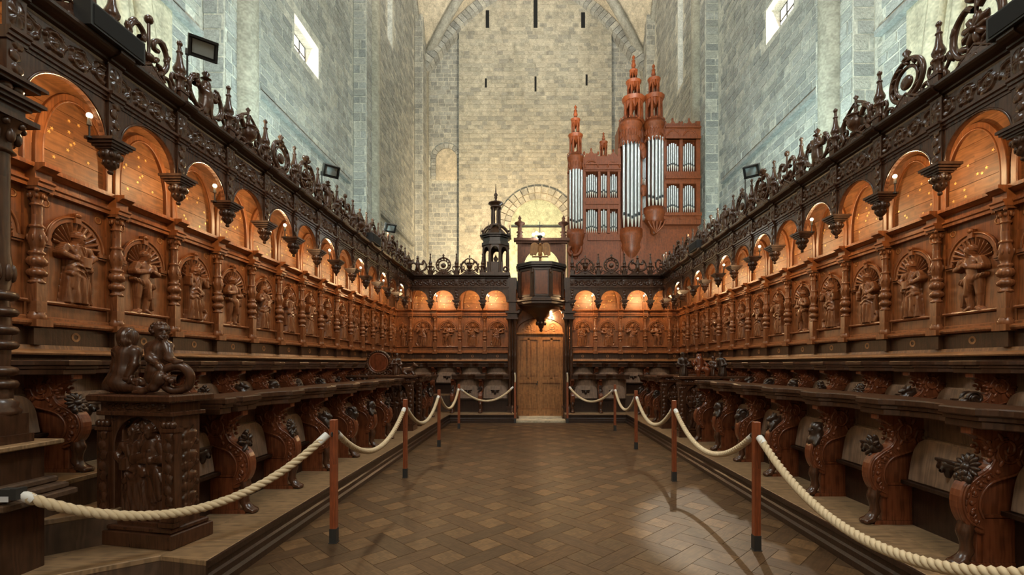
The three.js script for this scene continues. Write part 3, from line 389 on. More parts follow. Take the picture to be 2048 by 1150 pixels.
const geoPendant = () => memo('pendant', () => {
  const L = [bx(0.20, 0.02, 0.20, 0, 3.02, 0), bx(0.175, 0.018, 0.175, 0, 3.0, 0), bx(0.145, 0.018, 0.145, 0, 2.982, 0), bx(0.12, 0.014, 0.12, 0, 2.966, 0), lathe([[0, 2.79], [0.014, 2.795], [0.02, 2.81], [0.012, 2.822], [0.03, 2.835], [0.046, 2.86], [0.04, 2.885], [0.06, 2.90], [0.066, 2.93], [0.055, 2.95], [0.06, 2.962]], 10)];
  for (let i = 0; i < 8; i++) { const a = i * PI / 4; L.push(ball(0.02, 0.055 * Math.sin(a), 2.925, 0.055 * Math.cos(a), 1, 1.3, 1, 6, 5)); L.push(ball(0.014, 0.04 * Math.sin(a + 0.4), 2.872, 0.04 * Math.cos(a + 0.4), 1, 1.4, 1, 5, 4)); }
  return J(L).translate(0, 0, 0.59);
});
const corniceProf = [[0, 3.562], [0.60, 3.56], [0.605, 3.575], [0.63, 3.585], [0.63, 3.60], [0.66, 3.61], [0.69, 3.625], [0.70, 3.64], [0.70, 3.66], [0, 3.66]];
const archProf = [[0.56, 3.30], [0.612, 3.30], [0.612, 3.32], [0.625, 3.325], [0.625, 3.345], [0.64, 3.352], [0.64, 3.372], [0.56, 3.372]];
function canopyBay(w, v, label, pos, turn, o = {}) {
  const t = thing('canopy_bay', label, 'stall canopy', pos, turn, 'canopy bays over the upper stalls'), hw = w / 2, key = w.toFixed(3), r = hw - 0.065, sp = 3.03;
  const ry = Math.min(0.25, r); // rise
  part(t, 'front_arch', memo('fa' + key, () => { const s = poly([[-hw, 2.99], [-hw, 3.31], [hw, 3.31], [hw, 2.99], [r, 2.99], [r, sp]]); for (let i = 1; i < 20; i++) { const a = PI * i / 20; s.lineTo(r * Math.cos(a), sp + ry * Math.sin(a)); } s.lineTo(-r, sp); s.lineTo(-r, 2.99); const tb = []; for (let i = 0; i <= 16; i++) { const q = PI * i / 16; tb.push([(r + 0.006) * Math.cos(q), sp + (ry + 0.006) * Math.sin(q), 0.607]); } return J([at(extr(s, 0.035), 0, 0, 0.57), tube(tb, 0.009, 24, 5)]); }), M.carved);
  for (let i = 0; i < 4; i++) { const pl = part(t, 'ceiling_plank', memo('cp' + key + i, () => J([bb(-hw, hw, 3.545, 3.56, 0.002 + i * 0.142, 0.139 + i * 0.142)])), M.vault[(i + v) % 3]); }
  for (let i = 0; i < 4; i++) part(t, 'starred_plank', memo('sp' + key + i, () => J([bb(-hw, hw, 2.861 + i * 0.172, 3.0295 + i * 0.172, -0.012, 0.0015 + 0.0008 * (i % 2))])), M.vault[(i * 2 + v) % 3]);
  part(t, 'blind_arch', memo('la' + key, () => { const rx = hw - 0.018, cy = 3.02, ryo = 0.515, s = new THREE.Shape(), w = 0.05; s.moveTo(-rx, 2.862); for (let i = 20; i >= 0; i--) s.lineTo(rx * Math.cos(PI * i / 20), cy + ryo * Math.sin(PI * i / 20)); s.lineTo(rx, 2.862); s.lineTo(rx - w, 2.862); for (let i = 0; i <= 20; i++) s.lineTo((rx - w) * Math.cos(PI * i / 20), cy + (ryo - w) * Math.sin(PI * i / 20)); s.lineTo(-rx + w, 2.862); const p = [[-rx + w, 2.865, 0.03]]; for (let i = 16; i >= 0; i--) p.push([(rx - w) * Math.cos(PI * i / 16), cy + (ryo - w) * Math.sin(PI * i / 16), 0.03]); p.push([rx - w, 2.865, 0.03]); return J([extr(s, 0.028, 0.004, 4), tube(p, 0.009, 36, 5)]); }), M.vaultRib);
  const stars = memo('st' + key + (v % 3), () => { const q = rng(11 + v % 3), L = [], star = () => { const s = new THREE.Shape(), o2 = q() * 0.6; for (let k = 0; k < 10; k++) { const a = k * PI / 5 + o2, rr = k % 2 ? 0.007 : 0.016; k ? s.lineTo(rr * Math.sin(a), rr * Math.cos(a)) : s.moveTo(rr * Math.sin(a), rr * Math.cos(a)); } return s; }; for (let i = 0; i < 14 && L.length < 10; i++) { const x = (q() * 2 - 1) * (hw - 0.1), y = 2.91 + q() * 0.5; if (hw < 0.2 || Math.hypot(x / (hw - 0.1), Math.max(0, y - 3.02) / 0.42) > 1) continue; L.push(J([at(extr(star(), 0.0015), x, y, 0.0023)])); } return L; });
  for (const g of stars) part(t, 'gilded_star', g, M.star);
  if (!o.noPendant) { const p = part(t, 'pendant', geoPendant(), M.dark); p.position.x = -hw; }
  const pil = part(t, 'pilaster', memo('pi', () => J([bx(0.10, 0.29, 0.045, 0, 3.175, 0.60), at(relief(0.075, 0.26, 12, 56, leafStrip), 0, 3.045, 0.6225)])), M.carved); pil.position.x = -hw;
  part(t, 'architrave', memo('ar' + key, () => J([mould(archProf, -hw, hw), mould(archProf.map(p => [p[0] > 0.57 ? p[0] + 0.02 : p[0], p[1]]), -hw - 0.06, -hw + 0.06)])), M.carved);
  const fr = part(t, 'frieze', memo('fr' + key, () => J([bb(-hw, hw, 3.37, 3.57, 0.54, 0.60), bb(-hw - 0.055, -hw + 0.055, 3.37, 3.57, 0.60, 0.625)])), M.carved);
  part(fr, 'foliage_carving', memo('fo' + key, () => J([at(relief(w - 0.12, 0.17, Math.round((w - 0.12) * 110), 24, foliage, -hw + 0.06), 0, 3.385, 0.60), at(relief(0.09, 0.17, 12, 22, (u, v) => { const d = Math.hypot(u * 22, (v - 0.085) * 12), a = Math.atan2(v - 0.085, u); return d < 1 ? 0.016 * Math.sqrt(1 - d * d) * (0.6 + 0.4 * Math.cos(6 * a)) : 0; }), -hw, 3.385, 0.625)])), M.carved);
  part(t, 'cornice', memo('co' + key, () => J([mould(corniceProf, -hw, hw), mould(corniceProf.slice(1, 9).map(p => [p[0] + 0.02, p[1]]).concat([[0.5, 3.66], [0.5, 3.56]]), -hw - 0.06, -hw + 0.06)])), M.black);
  if (!o.noCrest) {
    part(t, 'pediment', memo('pe', () => J([at(extr(poly([[-0.20, 3.66], [0.20, 3.66], [0, 3.79]]), 0.05), 0, 0, 0.575), at(tube([[-0.215, 3.67, 0], [0, 3.808, 0]], 0.013, 3, 5), 0, 0, 0.615), at(tube([[0.215, 3.67, 0], [0, 3.808, 0]], 0.013, 3, 5), 0, 0, 0.615), ball(0.025, 0, 3.71, 0.625, 1.4, 1, 0.5)])), M.carved).scale.x = Math.min(1, w / 0.5);
    part(t, 'crest_scrollwork', crestGeo(v % 5), M.carved).scale.x = Math.min(1, w / 0.5);
  }
  if (!o.noFinial) { const fi = part(t, 'finial', geoFinial(), M.carved); fi.position.x = -hw; }
  return t;
}
// ---------------------------------------------------------------- seats with carved dividers
const toSide = g => g.rotateY(-PI / 2); // shape x -> local z (towards the aisle), depth -> -x
function sideShape(f, th, bev = 0.006) { const s = new THREE.Shape(); f(s); const g = toSide(extr(s, th - 2 * bev, bev, 10)); return at(g, th / 2 - bev, 0, 0); }
const geoDivider = () => memo('divider', () => {
  const plate = sideShape(s => { s.moveTo(0, 0); s.lineTo(0.30, 0); s.lineTo(0.30, 0.22); s.bezierCurveTo(0.37, 0.23, 0.43, 0.33, 0.395, 0.43); s.bezierCurveTo(0.36, 0.53, 0.26, 0.52, 0.215, 0.60); s.bezierCurveTo(0.19, 0.66, 0.24, 0.74, 0.335, 0.77); s.lineTo(0.335, 0.80); s.lineTo(0, 0.80); }, 0.034, 0.004);
  const band = sideShape(s => { s.moveTo(0.275, 0.20); s.bezierCurveTo(0.37, 0.21, 0.445, 0.33, 0.405, 0.44); s.bezierCurveTo(0.37, 0.535, 0.27, 0.53, 0.225, 0.605); s.bezierCurveTo(0.20, 0.66, 0.25, 0.74, 0.345, 0.77); s.lineTo(0.345, 0.80); s.lineTo(0, 0.80); s.lineTo(0, 0.60); s.bezierCurveTo(0.04, 0.54, 0.10, 0.52, 0.16, 0.515); s.bezierCurveTo(0.25, 0.50, 0.305, 0.43, 0.305, 0.36); s.bezierCurveTo(0.305, 0.31, 0.29, 0.29, 0.275, 0.28); }, 0.082, 0.008);
  return J([plate, band, bx(0.062, 0.018, 0.27, 0, 0.295, 0.15), bx(0.055, 0.27, 0.27, 0, 0.145, 0.14), bx(0.07, 0.03, 0.36, 0, 0.015, 0.19)]);
});
const geoDividerCarving = v => memo('dividerCarving' + v, () => {
  const L = [];
  for (const s of [-1, 1]) {
    const X = s * 0.043, tb = (pts, rad, n) => L.push(tube(pts.map(p => [X, p[1], p[0]]), rad, n, 5));
    tb([[0.29, 0.23], [0.365, 0.27], [0.402, 0.36], [0.385, 0.455], [0.32, 0.515], [0.245, 0.565], [0.215, 0.62]], 0.008, 24);
    tb([[0.285, 0.29], [0.308, 0.345], [0.295, 0.42], [0.24, 0.485], [0.16, 0.515], [0.07, 0.545], [0.015, 0.61]], 0.009, 24);
    for (let i = 0; i < 7; i++) { const q = [[0.33, 0.27], [0.352, 0.32], [0.355, 0.375], [0.34, 0.43], [0.30, 0.475], [0.255, 0.515], [0.20, 0.55]][i]; L.push(ball(0.016, X, q[1], q[0], 0.8, 1, 1, 7, 5)); }
    const sp = []; for (let i = 0; i <= 14; i++) { const a = i / 14 * 4 * PI * 0.75 + (v & 1 ? PI : 0), r = 0.085 * (1 - 0.8 * i / 14); sp.push([0.14 + r * Math.cos(a), 0.675 + r * Math.sin(a)]); } tb(sp, 0.010, 30);
    for (let i = 0; i < 6; i++) { const a = i * 1.05 + v; L.push(at(new THREE.SphereGeometry(0.02, 6, 5).scale(0.6, 0.7, 1.6).rotateX(-a), X, 0.675 + 0.105 * Math.sin(a) * 0.8, 0.13 + 0.1 * Math.cos(a))); }
    for (let i = 0; i < 9; i++) { const f = i / 8, a = 0.5 + f * 2.2; L.push(at(new THREE.SphereGeometry(0.015, 6, 5).scale(0.5, 0.6, 1.9).rotateX(-a - (v ? 0.6 : 0)), X, 0.60 + 0.17 * f + 0.012 * Math.sin(i * 2.4), 0.05 + 0.16 * Math.abs(Math.sin(i * 1.9)))); }
    for (let i = 0; i < 8; i++) { const f = i / 7, py = 0.26 + 0.27 * f, pz = 0.335 + 0.05 * Math.sin(f * 3.0) - 0.09 * f * f; L.push(at(new THREE.SphereGeometry(0.012, 6, 4).scale(0.5, 1.7, 0.7).rotateX(0.7 - f * 1.8), X, py, pz + 0.02), at(new THREE.SphereGeometry(0.012, 6, 4).scale(0.5, 1.7, 0.7).rotateX(-0.5 - f * 1.8), X, py, pz - 0.02)); }
    for (let i = 0; i < 4; i++) L.push(ball(0.014, X, 0.72 - 0.035 * i, 0.255 + 0.015 * Math.sin(i * 2), 0.7, 1, 1.3, 6, 5));
  }
  return J(L);
});
const geoLeg = () => memo('leg', () => J([carve([[0, 0.25, 0.345, 0, 0.20, 0.36, 0.045, 0.04], [0, 0.20, 0.36, 0, 0.09, 0.345, 0.038, 0.03], [0, 0.09, 0.345, 0, 0.04, 0.375, 0.03, 0.035], [-0.022, 0.035, 0.38, -0.028, 0.018, 0.43, 0.022, 0.018], [0.0, 0.038, 0.385, 0, 0.02, 0.44, 0.022, 0.018], [0.022, 0.035, 0.38, 0.028, 0.018, 0.43, 0.022, 0.018]], 0.02, [0, 0.14, 0.37], [0.10, 0.15, 0.11], 24)]));
const geoHand = v => memo('hand' + v, () => {
  const o = [0, 0.555, 0.335];
  if (v === 0) return J([carve([[0, 0.57, 0.335, 0, 0.60, 0.345, 0.052, 0.048], [0, 0.585, 0.39, 0, 0.575, 0.398, 0.012, 0.014], [0, 0.545, 0.365, 0, 0.525, 0.372, 0.03, 0.02], [-0.045, 0.585, 0.33, -0.052, 0.59, 0.33, 0.014, 0.012], [0.045, 0.585, 0.33, 0.052, 0.59, 0.33, 0.014, 0.012], [0, 0.54, 0.32, 0, 0.48, 0.36, 0.05, 0.055], [-0.05, 0.52, 0.34, -0.06, 0.46, 0.38, 0.022, 0.018], [0.05, 0.52, 0.34, 0.06, 0.46, 0.38, 0.022, 0.018], [0, 0.62, 0.32, 0, 0.635, 0.31, 0.045, 0.035], [-0.02, 0.592, 0.385, -0.021, 0.592, 0.387, 0.009, 0.009, 1], [0.02, 0.592, 0.385, 0.021, 0.592, 0.387, 0.009, 0.009, 1]], 0.018, [0, 0.55, 0.345], [0.09, 0.11, 0.09], 30)]);
  if (v === 1) { const L = [ball(0.03, 0, 0.57, 0.35, 1, 1, 1)]; for (let i = 0; i < 14; i++) { const a = i * 2 * PI / 14; L.push(new THREE.SphereGeometry(0.019, 7, 5).scale(1.9, 0.8, 0.9).translate(0.052, 0, 0).rotateZ(a).rotateX(-0.3).translate(0, 0.57, 0.345)); } for (let i = 0; i < 12; i++) { const a = i * 2.4, q = 0.05 * Math.sqrt(i / 12); L.push(ball(0.022, q * Math.cos(a), 0.49 + q * Math.sin(a), 0.37, 1, 1.2, 0.9, 6, 5)); } return J(L); }
  if (v === 2) { const L = []; for (const s of [-1, 1]) { const p = []; for (let i = 0; i <= 16; i++) { const a = i / 16 * 9, r = 0.062 * (1 - 0.75 * i / 16); p.push([s * (0.028 + 0.004 * i / 4), 0.57 + r * Math.sin(a), 0.335 + r * Math.cos(a)]); } L.push(tube(p, 0.015, 36, 6)); } L.push(carve([[0, 0.58, 0.34, 0, 0.54, 0.40, 0.045, 0.03], [0, 0.54, 0.40, 0, 0.525, 0.415, 0.028, 0.024], [0, 0.54, 0.33, 0, 0.48, 0.37, 0.05, 0.04]], 0.02, [0, 0.54, 0.36], [0.08, 0.1, 0.1], 22)); return J(L); }
  if (v === 3) { const L = [], r = rng(21); for (let i = 0; i < 26; i++) { const a = r() * 6.28, q = 0.065 * Math.sqrt(r()); L.push(new THREE.SphereGeometry(0.023, 6, 5).scale(1.6, 0.7, 0.9).rotateZ(a).rotateX((r() - 0.5) * 1.4).translate(q * Math.cos(a) * 0.8, 0.55 + q * Math.sin(a) * 1.2, 0.34 + 0.03 * r())); } L.push(ball(0.045, 0, 0.55, 0.335)); return J(L); }
  return J([carve([[0, 0.58, 0.30, 0, 0.52, 0.36, 0.04, 0.045], [0, 0.61, 0.34, 0, 0.60, 0.37, 0.034, 0.028], [0, 0.595, 0.375, 0, 0.585, 0.405, 0.022, 0.017], [-0.022, 0.635, 0.335, -0.03, 0.655, 0.33, 0.012, 0.008], [0.022, 0.635, 0.335, 0.03, 0.655, 0.33, 0.012, 0.008], [-0.03, 0.55, 0.35, -0.035, 0.475, 0.395, 0.018, 0.015], [0.03, 0.55, 0.35, 0.035, 0.475, 0.395, 0.018, 0.015], [0, 0.55, 0.29, 0, 0.62, 0.27, 0.02, 0.012]], 0.02, [0, 0.56, 0.34], [0.08, 0.11, 0.1], 28)]);
});
const handName = ['bearded head', 'scallop rosette', 'ram head', 'leaf cluster', 'crouching beast'];
function makeSeat(t, p, v, o = {}) {
  const hp = p / 2, key = p.toFixed(3);
  if (!o.noDivider) {
    const d = part(t, 'arm_divider', geoDivider(), M.stall); d.position.x = -hp;
    part(d, 'scroll_carving', geoDividerCarving(v & 1), M.stall); part(d, 'clawed_leg', geoLeg(), M.carved); const h = part(d, 'hand_rest_carving', geoHand(v % 5), M.black); h.userData.label = 'dark carved ' + handName[v % 5] + ' hand rest';
  }
  const arm = (z, r, y0, y1, b) => { const s = [[-hp, 0], [-hp, z], [-hp + 0.12, z]]; for (let i = 1; i < 10; i++) { const a = PI * i / 10; s.push([-(hp - 0.13) * Math.cos(a), z - (z - r) * Math.sin(a)]); } s.push([hp - 0.12, z], [hp, z], [hp, 0]); return slab(s, y0, y1, b); };
  const rc = o.deep ? 0.09 : 0.27; part(t, 'armrest', memo('arm' + key + rc, () => J([arm(0.405, rc, 0.872, 0.918, 0.008), arm(0.385, rc - 0.015, 0.845, 0.872, 0.004), arm(0.365, rc - 0.03, 0.80, 0.845, 0.006)])), M.dark);
  part(t, 'back_board', memo('bkb' + key, () => J([bb(-hp, hp, 0, 0.81, -0.02, 0.004), bb(-hp + 0.03, hp - 0.03, 0.62, 0.64, 0.004, 0.018)])), M.seat);
  const s = part(t, 'tip_up_seat', memo('tip' + key, () => { const q = new THREE.Shape(), a = hp - 0.055; q.moveTo(-a, 0); q.lineTo(a, 0); q.lineTo(a, 0.12); q.bezierCurveTo(a, 0.25, a * 0.86, 0.30, a * 0.55, 0.305); q.lineTo(-a * 0.55, 0.305); q.bezierCurveTo(-a * 0.86, 0.30, -a, 0.25, -a, 0.12); return J([extr(q, 0.03, 0.006, 8).rotateX(-0.16).translate(0, 0.33, 0.10)]); }), M.seat);
  part(s, 'misericord', memo('mis', () => J([slab([[-0.11, 0], [-0.10, 0.035], [-0.06, 0.055], [0, 0.062], [0.06, 0.055], [0.10, 0.035], [0.11, 0]], 0.515, 0.535, 0.004).translate(0, 0, 0.09), carve([[0, 0.50, 0.12, 0, 0.44, 0.11, 0.045, 0.03], [-0.05, 0.50, 0.12, -0.075, 0.48, 0.12, 0.025, 0.018], [0.05, 0.50, 0.12, 0.075, 0.48, 0.12, 0.025, 0.018], [0, 0.48, 0.165, 0, 0.465, 0.168, 0.012, 0.014]], 0.015, [0, 0.475, 0.12], [0.11, 0.06, 0.07], 22)])), M.black);
  part(t, 'seat_front_board', memo('kick' + key, () => J([bb(-hp + 0.03, hp - 0.03, 0.0, 0.30, 0.06, 0.085), bb(-hp + 0.03, hp - 0.03, 0.30, 0.325, 0.0, 0.17)])), M.black);
}
function seat(name, label, cat, p, v, pos, turn, sy, group, o) { const t = thing(name, label, cat, pos, turn, group); makeSeat(t, p, v, o); t.scale.y = sy; return t; }
const LT = PI / 2, RT = -PI / 2, B = 0.66;
// ---------------------------------------------------------------- lamps under the canopies
function canopyLamp(x, y, z, label, power) {
  const t = thing('canopy_lamp', label, 'lamp', [x, y, z], 0, 'small warm lamps under the canopies');
  part(t, 'lamp_bulb', memo('lb', () => J([ball(0.019, 0, 0, 0, 1, 1, 1, 12, 8)])), M.bulb); part(t, 'lamp_holder', memo('lh', () => J([cyl(0.012, 0.016, 0.05, 0, -0.045, 0), cyl(0.006, 0.006, 0.09, 0, -0.11, 0), cyl(0.02, 0.02, 0.01, 0, -0.155, 0)])), M.iron);
  const l = new THREE.PointLight(C(...LAMP.warm), power, 0, 2); l.name = 'lamp_light'; l.castShadow = true; t.add(l);
}
const sideWord = { l: 'left', r: 'right' };
// left and right runs
function figureWord(k) { return ['robed saint with small beast', 'robed saint holding a staff', 'half-draped nude', 'robed figure with book', 'robed saint beside a small animal', 'robed figure with upright staff', 'nude with falling drapery', 'robed woman with book'][k % 8]; }
const seqL = [0, 3, 6, 5, 2, 7, 1, 4, 3, 0, 5, 2, 7, 6], seqR = [7, 4, 6, 3, 0, 5, 2, 1, 7, 3, 4, 6, 5, 0, 2, 1];
for (let k = -1; k < 13; k++) {
  const d = 3.445 + B * k, z = -(d + B / 2), n = ORD[k + 1];
  stallBack(B, seqL[k + 1], `carved panel, ${figureWord(seqL[k + 1])}, ${n} on the left from the viewer`, [-HB, 0, z], LT, { mirror: k % 2 === 0 });
  canopyBay(B, [2, 0, 3, 1, 2, 4, 3, 0, 1, 2, 3, 4, 0, 1][k + 1], `arched canopy bay with scrollwork crest, ${n} over the left stalls from the viewer`, [-HB, 0, z], LT, { noPendant: k === -1 });
  if (k % 2 === 0 && k < 13) canopyLamp(-HB + 0.53, 3.17, -d + 0.10, `small glowing lamp behind the left canopy pendants, ${ORD[k / 2]} from the viewer`, LAMP.canopy);
}
for (let k = -2; k < 12; k++) {
  const d = 3.87 + B * k, z = -(d + B / 2), n = ORD[k + 2];
  stallBack(B, seqR[k + 2], `carved panel, ${figureWord(seqR[k + 2])}, ${n} on the right from the viewer`, [HB, 0, z], RT, { mirror: k % 2 === 0 });
  canopyBay(B, [1, 4, 2, 1, 3, 0, 4, 2, 3, 0, 1, 2, 4, 3][k + 2], `arched canopy bay with scrollwork crest, ${n} over the right stalls from the viewer`, [HB, 0, z], RT);
  if (k % 2 !== 0) canopyLamp(HB - 0.53, 3.17, -d + 0.10, `small glowing lamp behind the right canopy pendants, ${ORD[(k + 1) / 2]} from the viewer`, LAMP.canopy);
}
// corner remainders
stallBack(0.57, 4, 'narrow carved panel closing the left wall at the rear corner', [-HB, 0, -12.03 - 0.285], LT);
stallBack(0.81, 6, 'wide carved panel closing the right wall at the rear corner', [HB, 0, -11.79 - 0.405], RT);
canopyBay(0.20, 0, 'narrow last canopy bay of the right wall beside the rear corner', [HB, 0, -11.79 - 0.10], RT, { noCrest: true });
// rear runs
const rearEdges = [0.80, 1.46, 2.12, 2.78, 3.42];
for (const s of [-1, 1]) for (let i = 0; i < 5; i++) {
  const a = DX + s * rearEdges[i], b = i < 4 ? DX + s * rearEdges[i + 1] : s * HB, w = Math.abs(b - a), c = (a + b) / 2, sd = s < 0 ? 'left' : 'right', n = ORD[i];
  stallBack(w, (i * 3 + (s > 0 ? 1 : 4)) % 8, `carved figure panel on the rear screen, ${n} to the ${sd} of the door`, [c, 0, BZ], 0, { mirror: i % 2 === 0 });
  canopyBay(w, (i + (s > 0 ? 1 : 0)) % 4, `arched canopy bay on the rear screen, ${n} to the ${sd} of the door`, [c, 0, BZ], 0, i === 4 ? { noCrest: true, noPendant: s < 0, noFinial: true } : i === 0 && s < 0 ? { noCrest: true } : {});
  if (i === 0 || i === 2) canopyLamp(c + s * 0.19, 3.16, BZ + 0.50, `small lamp behind the rear canopy arches, ${n} arch ${sd} of the door`, LAMP.canopyBack);
}
// upper seats
for (let k = -1; k < 13; k++) seat('upper_stall_seat', `upper choir stall seat on the left, ${ORD[k + 1]} from the viewer`, 'stall seat', B, (k + 6) % 5, [-HB, UP, -(3.445 + B * k + B / 2)], LT, 0.88, 'upper stall seats', { deep: true });
for (let k = -2; k < 12; k++) seat('upper_stall_seat', `upper choir stall seat on the right, ${ORD[k + 2]} from the viewer`, 'stall seat', B, (k * 2 + 9) % 5, [HB, UP, -(3.87 + B * k + B / 2)], RT, 0.88, 'upper stall seats', { deep: true });
for (const s of [-1, 1]) for (let i = 0; i < 4; i++) seat('upper_stall_seat', `upper choir stall seat on the rear screen, ${ORD[i]} to the ${s < 0 ? 'left' : 'right'} of the door`, 'stall seat', B, (i + 2) % 5, [DX + s * (rearEdges[i] + rearEdges[i + 1]) / 2, UP, BZ], 0, 0.88, 'upper stall seats', { deep: true });
// lower seats
const PL = 0.77;
for (let i = 0; i < 7; i++) seat('lower_stall_seat', `lower choir stall seat with ${handName[(i * 3 + 0) % 5]} rest, ${ORD[i]} on the left past the bench end`, 'stall seat', i ? PL : 0.34, i * 3 % 5, [-LOW, PLAT, i ? -(3.13 + PL * (i + 0.5)) : -3.73], LT, 1.05, 'lower stall seats', i === 0 ? { noDivider: true } : {});
for (let i = 0; i < 3; i++) seat('lower_stall_seat', `lower choir stall seat, ${ORD[i]} of the far left row behind the wreath`, 'stall seat', 0.66, (i * 2 + 1) % 5, [-LOW, PLAT, -(9.64 + 0.66 * (i + 0.5))], LT, 1.05, 'lower stall seats');
for (let i = 0; i < 8; i++) seat('lower_stall_seat', `lower choir stall seat with ${handName[[1, 1, 3, 0, 4, 2, 0, 3][i]]} hand rest, ${ORD[i]} on the right from the viewer`, 'stall seat', PL, [1, 1, 3, 0, 4, 2, 0, 3][i], [LOW, PLAT, -(2.10 + PL * (i - 0.5))], RT, 1.05, 'lower stall seats');
for (let i = 0; i < 3; i++) seat('lower_stall_seat', `lower choir stall seat, ${ORD[i]} of the far right row behind the statuettes`, 'stall seat', 0.74, (i + 2) % 5, [LOW, PLAT, -(9.3 + 0.74 * (i + 0.5))], RT, 1.05, 'lower stall seats');
for (const s of [-1, 1]) for (let i = 0; i < 2; i++) seat("lower_stall_seat", `lower tip-up seat with misericord facing the viewer, ${ORD[i]} to the ${s < 0 ? 'left' : 'right'} of the door`, 'stall seat', 0.70, (i + 3) % 5, [DX + s * (0.80 + 0.70 * (i + 0.5)), PLAT, LOWZ], 0, 1.05, 'lower stall seats', { deep: true });
// ---------------------------------------------------------------- bench ends
const groupRelief = (() => { const a = saint(10), b = saint(11), c = saint(25); return (u, v) => { let h = Math.max(a((u - 0.085) * 1.02, v * 0.86), b((u + 0.085) * 1.02, v * 0.88) * 0.92); h = Math.max(h, 0.55 * c((u - 0.0) * 1.1, (v - 0.12) * 1.0)); h = Math.max(h, bump2(u, v, -0.185, 0.02, -0.17, 0.66, 0.013, 0.012, 0.02, 1)); for (const [x, y] of [[-0.16, 0.08], [0.01, 0.06], [0.175, 0.10]]) h = Math.max(h, bump2(u, v, x, y - 0.05, x + 0.01, y + 0.05, 0.032, 0.024, 0.016, 0.7), bump2(u, v, x + 0.01, y + 0.09, x + 0.01, y + 0.10, 0.024, 0.024, 0.02, 0.8)); return h * 0.95; }; })();
function benchEnd(label, pos, turn, rich) {
  const t = thing('bench_end', label, 'bench end', pos, turn);
  const w = 0.56, d = 0.20;
  part(t, 'base', J([slab([[-w / 2 - 0.05, -d - 0.05], [w / 2 + 0.05, -d - 0.05], [w / 2 + 0.05, 0.06], [-w / 2 - 0.05, 0.06]], 0, 0.10, 0.006), slab([[-w / 2 - 0.03, -d - 0.03], [w / 2 + 0.03, -d - 0.03], [w / 2 + 0.03, 0.04], [-w / 2 - 0.03, 0.04]], 0.10, 0.135, 0.008)]), M.carved);
  const s = poly([[-w / 2, 0.13], [w / 2, 0.13], [w / 2, 0.88], [-w / 2, 0.88]]), a = new THREE.Path(), nw = 0.205; a.moveTo(-nw, 0.15); a.lineTo(nw, 0.15); a.lineTo(nw, 0.66); a.absarc(0, 0.66, nw, 0, PI); a.lineTo(-nw, 0.15); s.holes.push(a);
  part(t, 'panel_frame', J([at(extr(s, 0.06, 0.005, 16), 0, 0, -0.06), bb(-w / 2, w / 2, 0.13, 0.88, -d, -0.06)]), M.carved);
  part(t, 'relief_group', J([at(relief(0.41, 0.71, 84, 144, groupRelief), 0, 0.145, -0.055)]), M.carved);
  for (const q of [-1, 1]) { part(t, 'corner_pilaster', J([bx(0.10, 0.62, 0.05, q * (w / 2 - 0.01), 0.46, 0.0), bx(0.12, 0.03, 0.075, q * (w / 2 - 0.01), 0.155, 0.005), bx(0.11, 0.025, 0.065, q * (w / 2 - 0.01), 0.185, 0.0), bx(0.115, 0.025, 0.07, q * (w / 2 - 0.01), 0.78, 0), ...[-1, 0, 1].map(e => ball(0.022, q * (w / 2 - 0.01) + e * 0.035, 0.815, 0.02, 1, 1.2, 1, 7, 6)), at(relief(0.075, 0.56, 12, 90, leafStrip), q * (w / 2 - 0.01), 0.2, 0.025)]), M.carved); }
  part(t, 'side_carving', J([at(relief(0.15, 0.6, 20, 90, (u, v) => Math.max(leafStrip(u * 0.6, v), foliage(u * 1.4 + 0.08, (v * 1.2) % 0.17) * 0.6)).rotateY(PI / 2), w / 2 + 0.001, 0.2, -0.11)]), M.carved);
  for (const q of [-1, 1]) part(t, 'spandrel_carving', J([q].map(q => [ball(0.022, q * 0.20, 0.85, 0, 1.6, 1, 0.5), ball(0.018, q * 0.225, 0.81, 0, 1, 1.6, 0.5), ball(0.016, q * 0.15, 0.868, 0, 1.8, 0.7, 0.5)])), M.carved);
  const top = part(t, 'top_moulding', J([slab([[-w / 2 - 0.02, -d - 0.02], [w / 2 + 0.02, -d - 0.02], [w / 2 + 0.02, 0.035], [-w / 2 - 0.02, 0.035]], 0.87, 0.90, 0.005), bb(-w / 2 - 0.005, w / 2 + 0.005, 0.90, 0.965, -d, 0.025), slab([[-w / 2 - 0.05, -d - 0.05], [w / 2 + 0.05, -d - 0.05], [w / 2 + 0.05, 0.07], [-w / 2 - 0.05, 0.07]], 0.965, 1.015, 0.010)]), M.carved);
  part(top, 'frieze_carving', J([at(relief(0.5, 0.05, 60, 12, (u, v) => foliage(u * 2, v * 3) * 0.5), 0, 0.908, 0.026)]), M.carved);
  if (!rich) part(t, 'shelf', J([slab([[-0.9, -0.24], [0.9, -0.24], [0.9, 0.05], [-0.9, 0.05]].map(p => [pos[0] < 0 ? Math.min(p[0], 0.3) : Math.max(p[0], -0.3), p[1]]), 0.975, 1.012, 0.006)]), M.dark);
  return t;
}
benchEnd('dark carved bench end with group of figures in an arch, below two statuettes', [-2.80, PLAT, -3.22], -0.2, true);
benchEnd('bench end carved with figures under the round wreath on the left', [-2.64, PLAT, -8.72], 0, false);
benchEnd('bench end carved with figures under the row of statuettes on the right', [2.64, PLAT, -7.95], 0, false);
benchEnd('far bench end across the passage on the right, before the rear stalls', [2.64, PLAT, -9.03], 0, false);
benchEnd('far bench end across the passage on the left, before the rear stalls', [-2.64, PLAT, -9.38], 0, false);
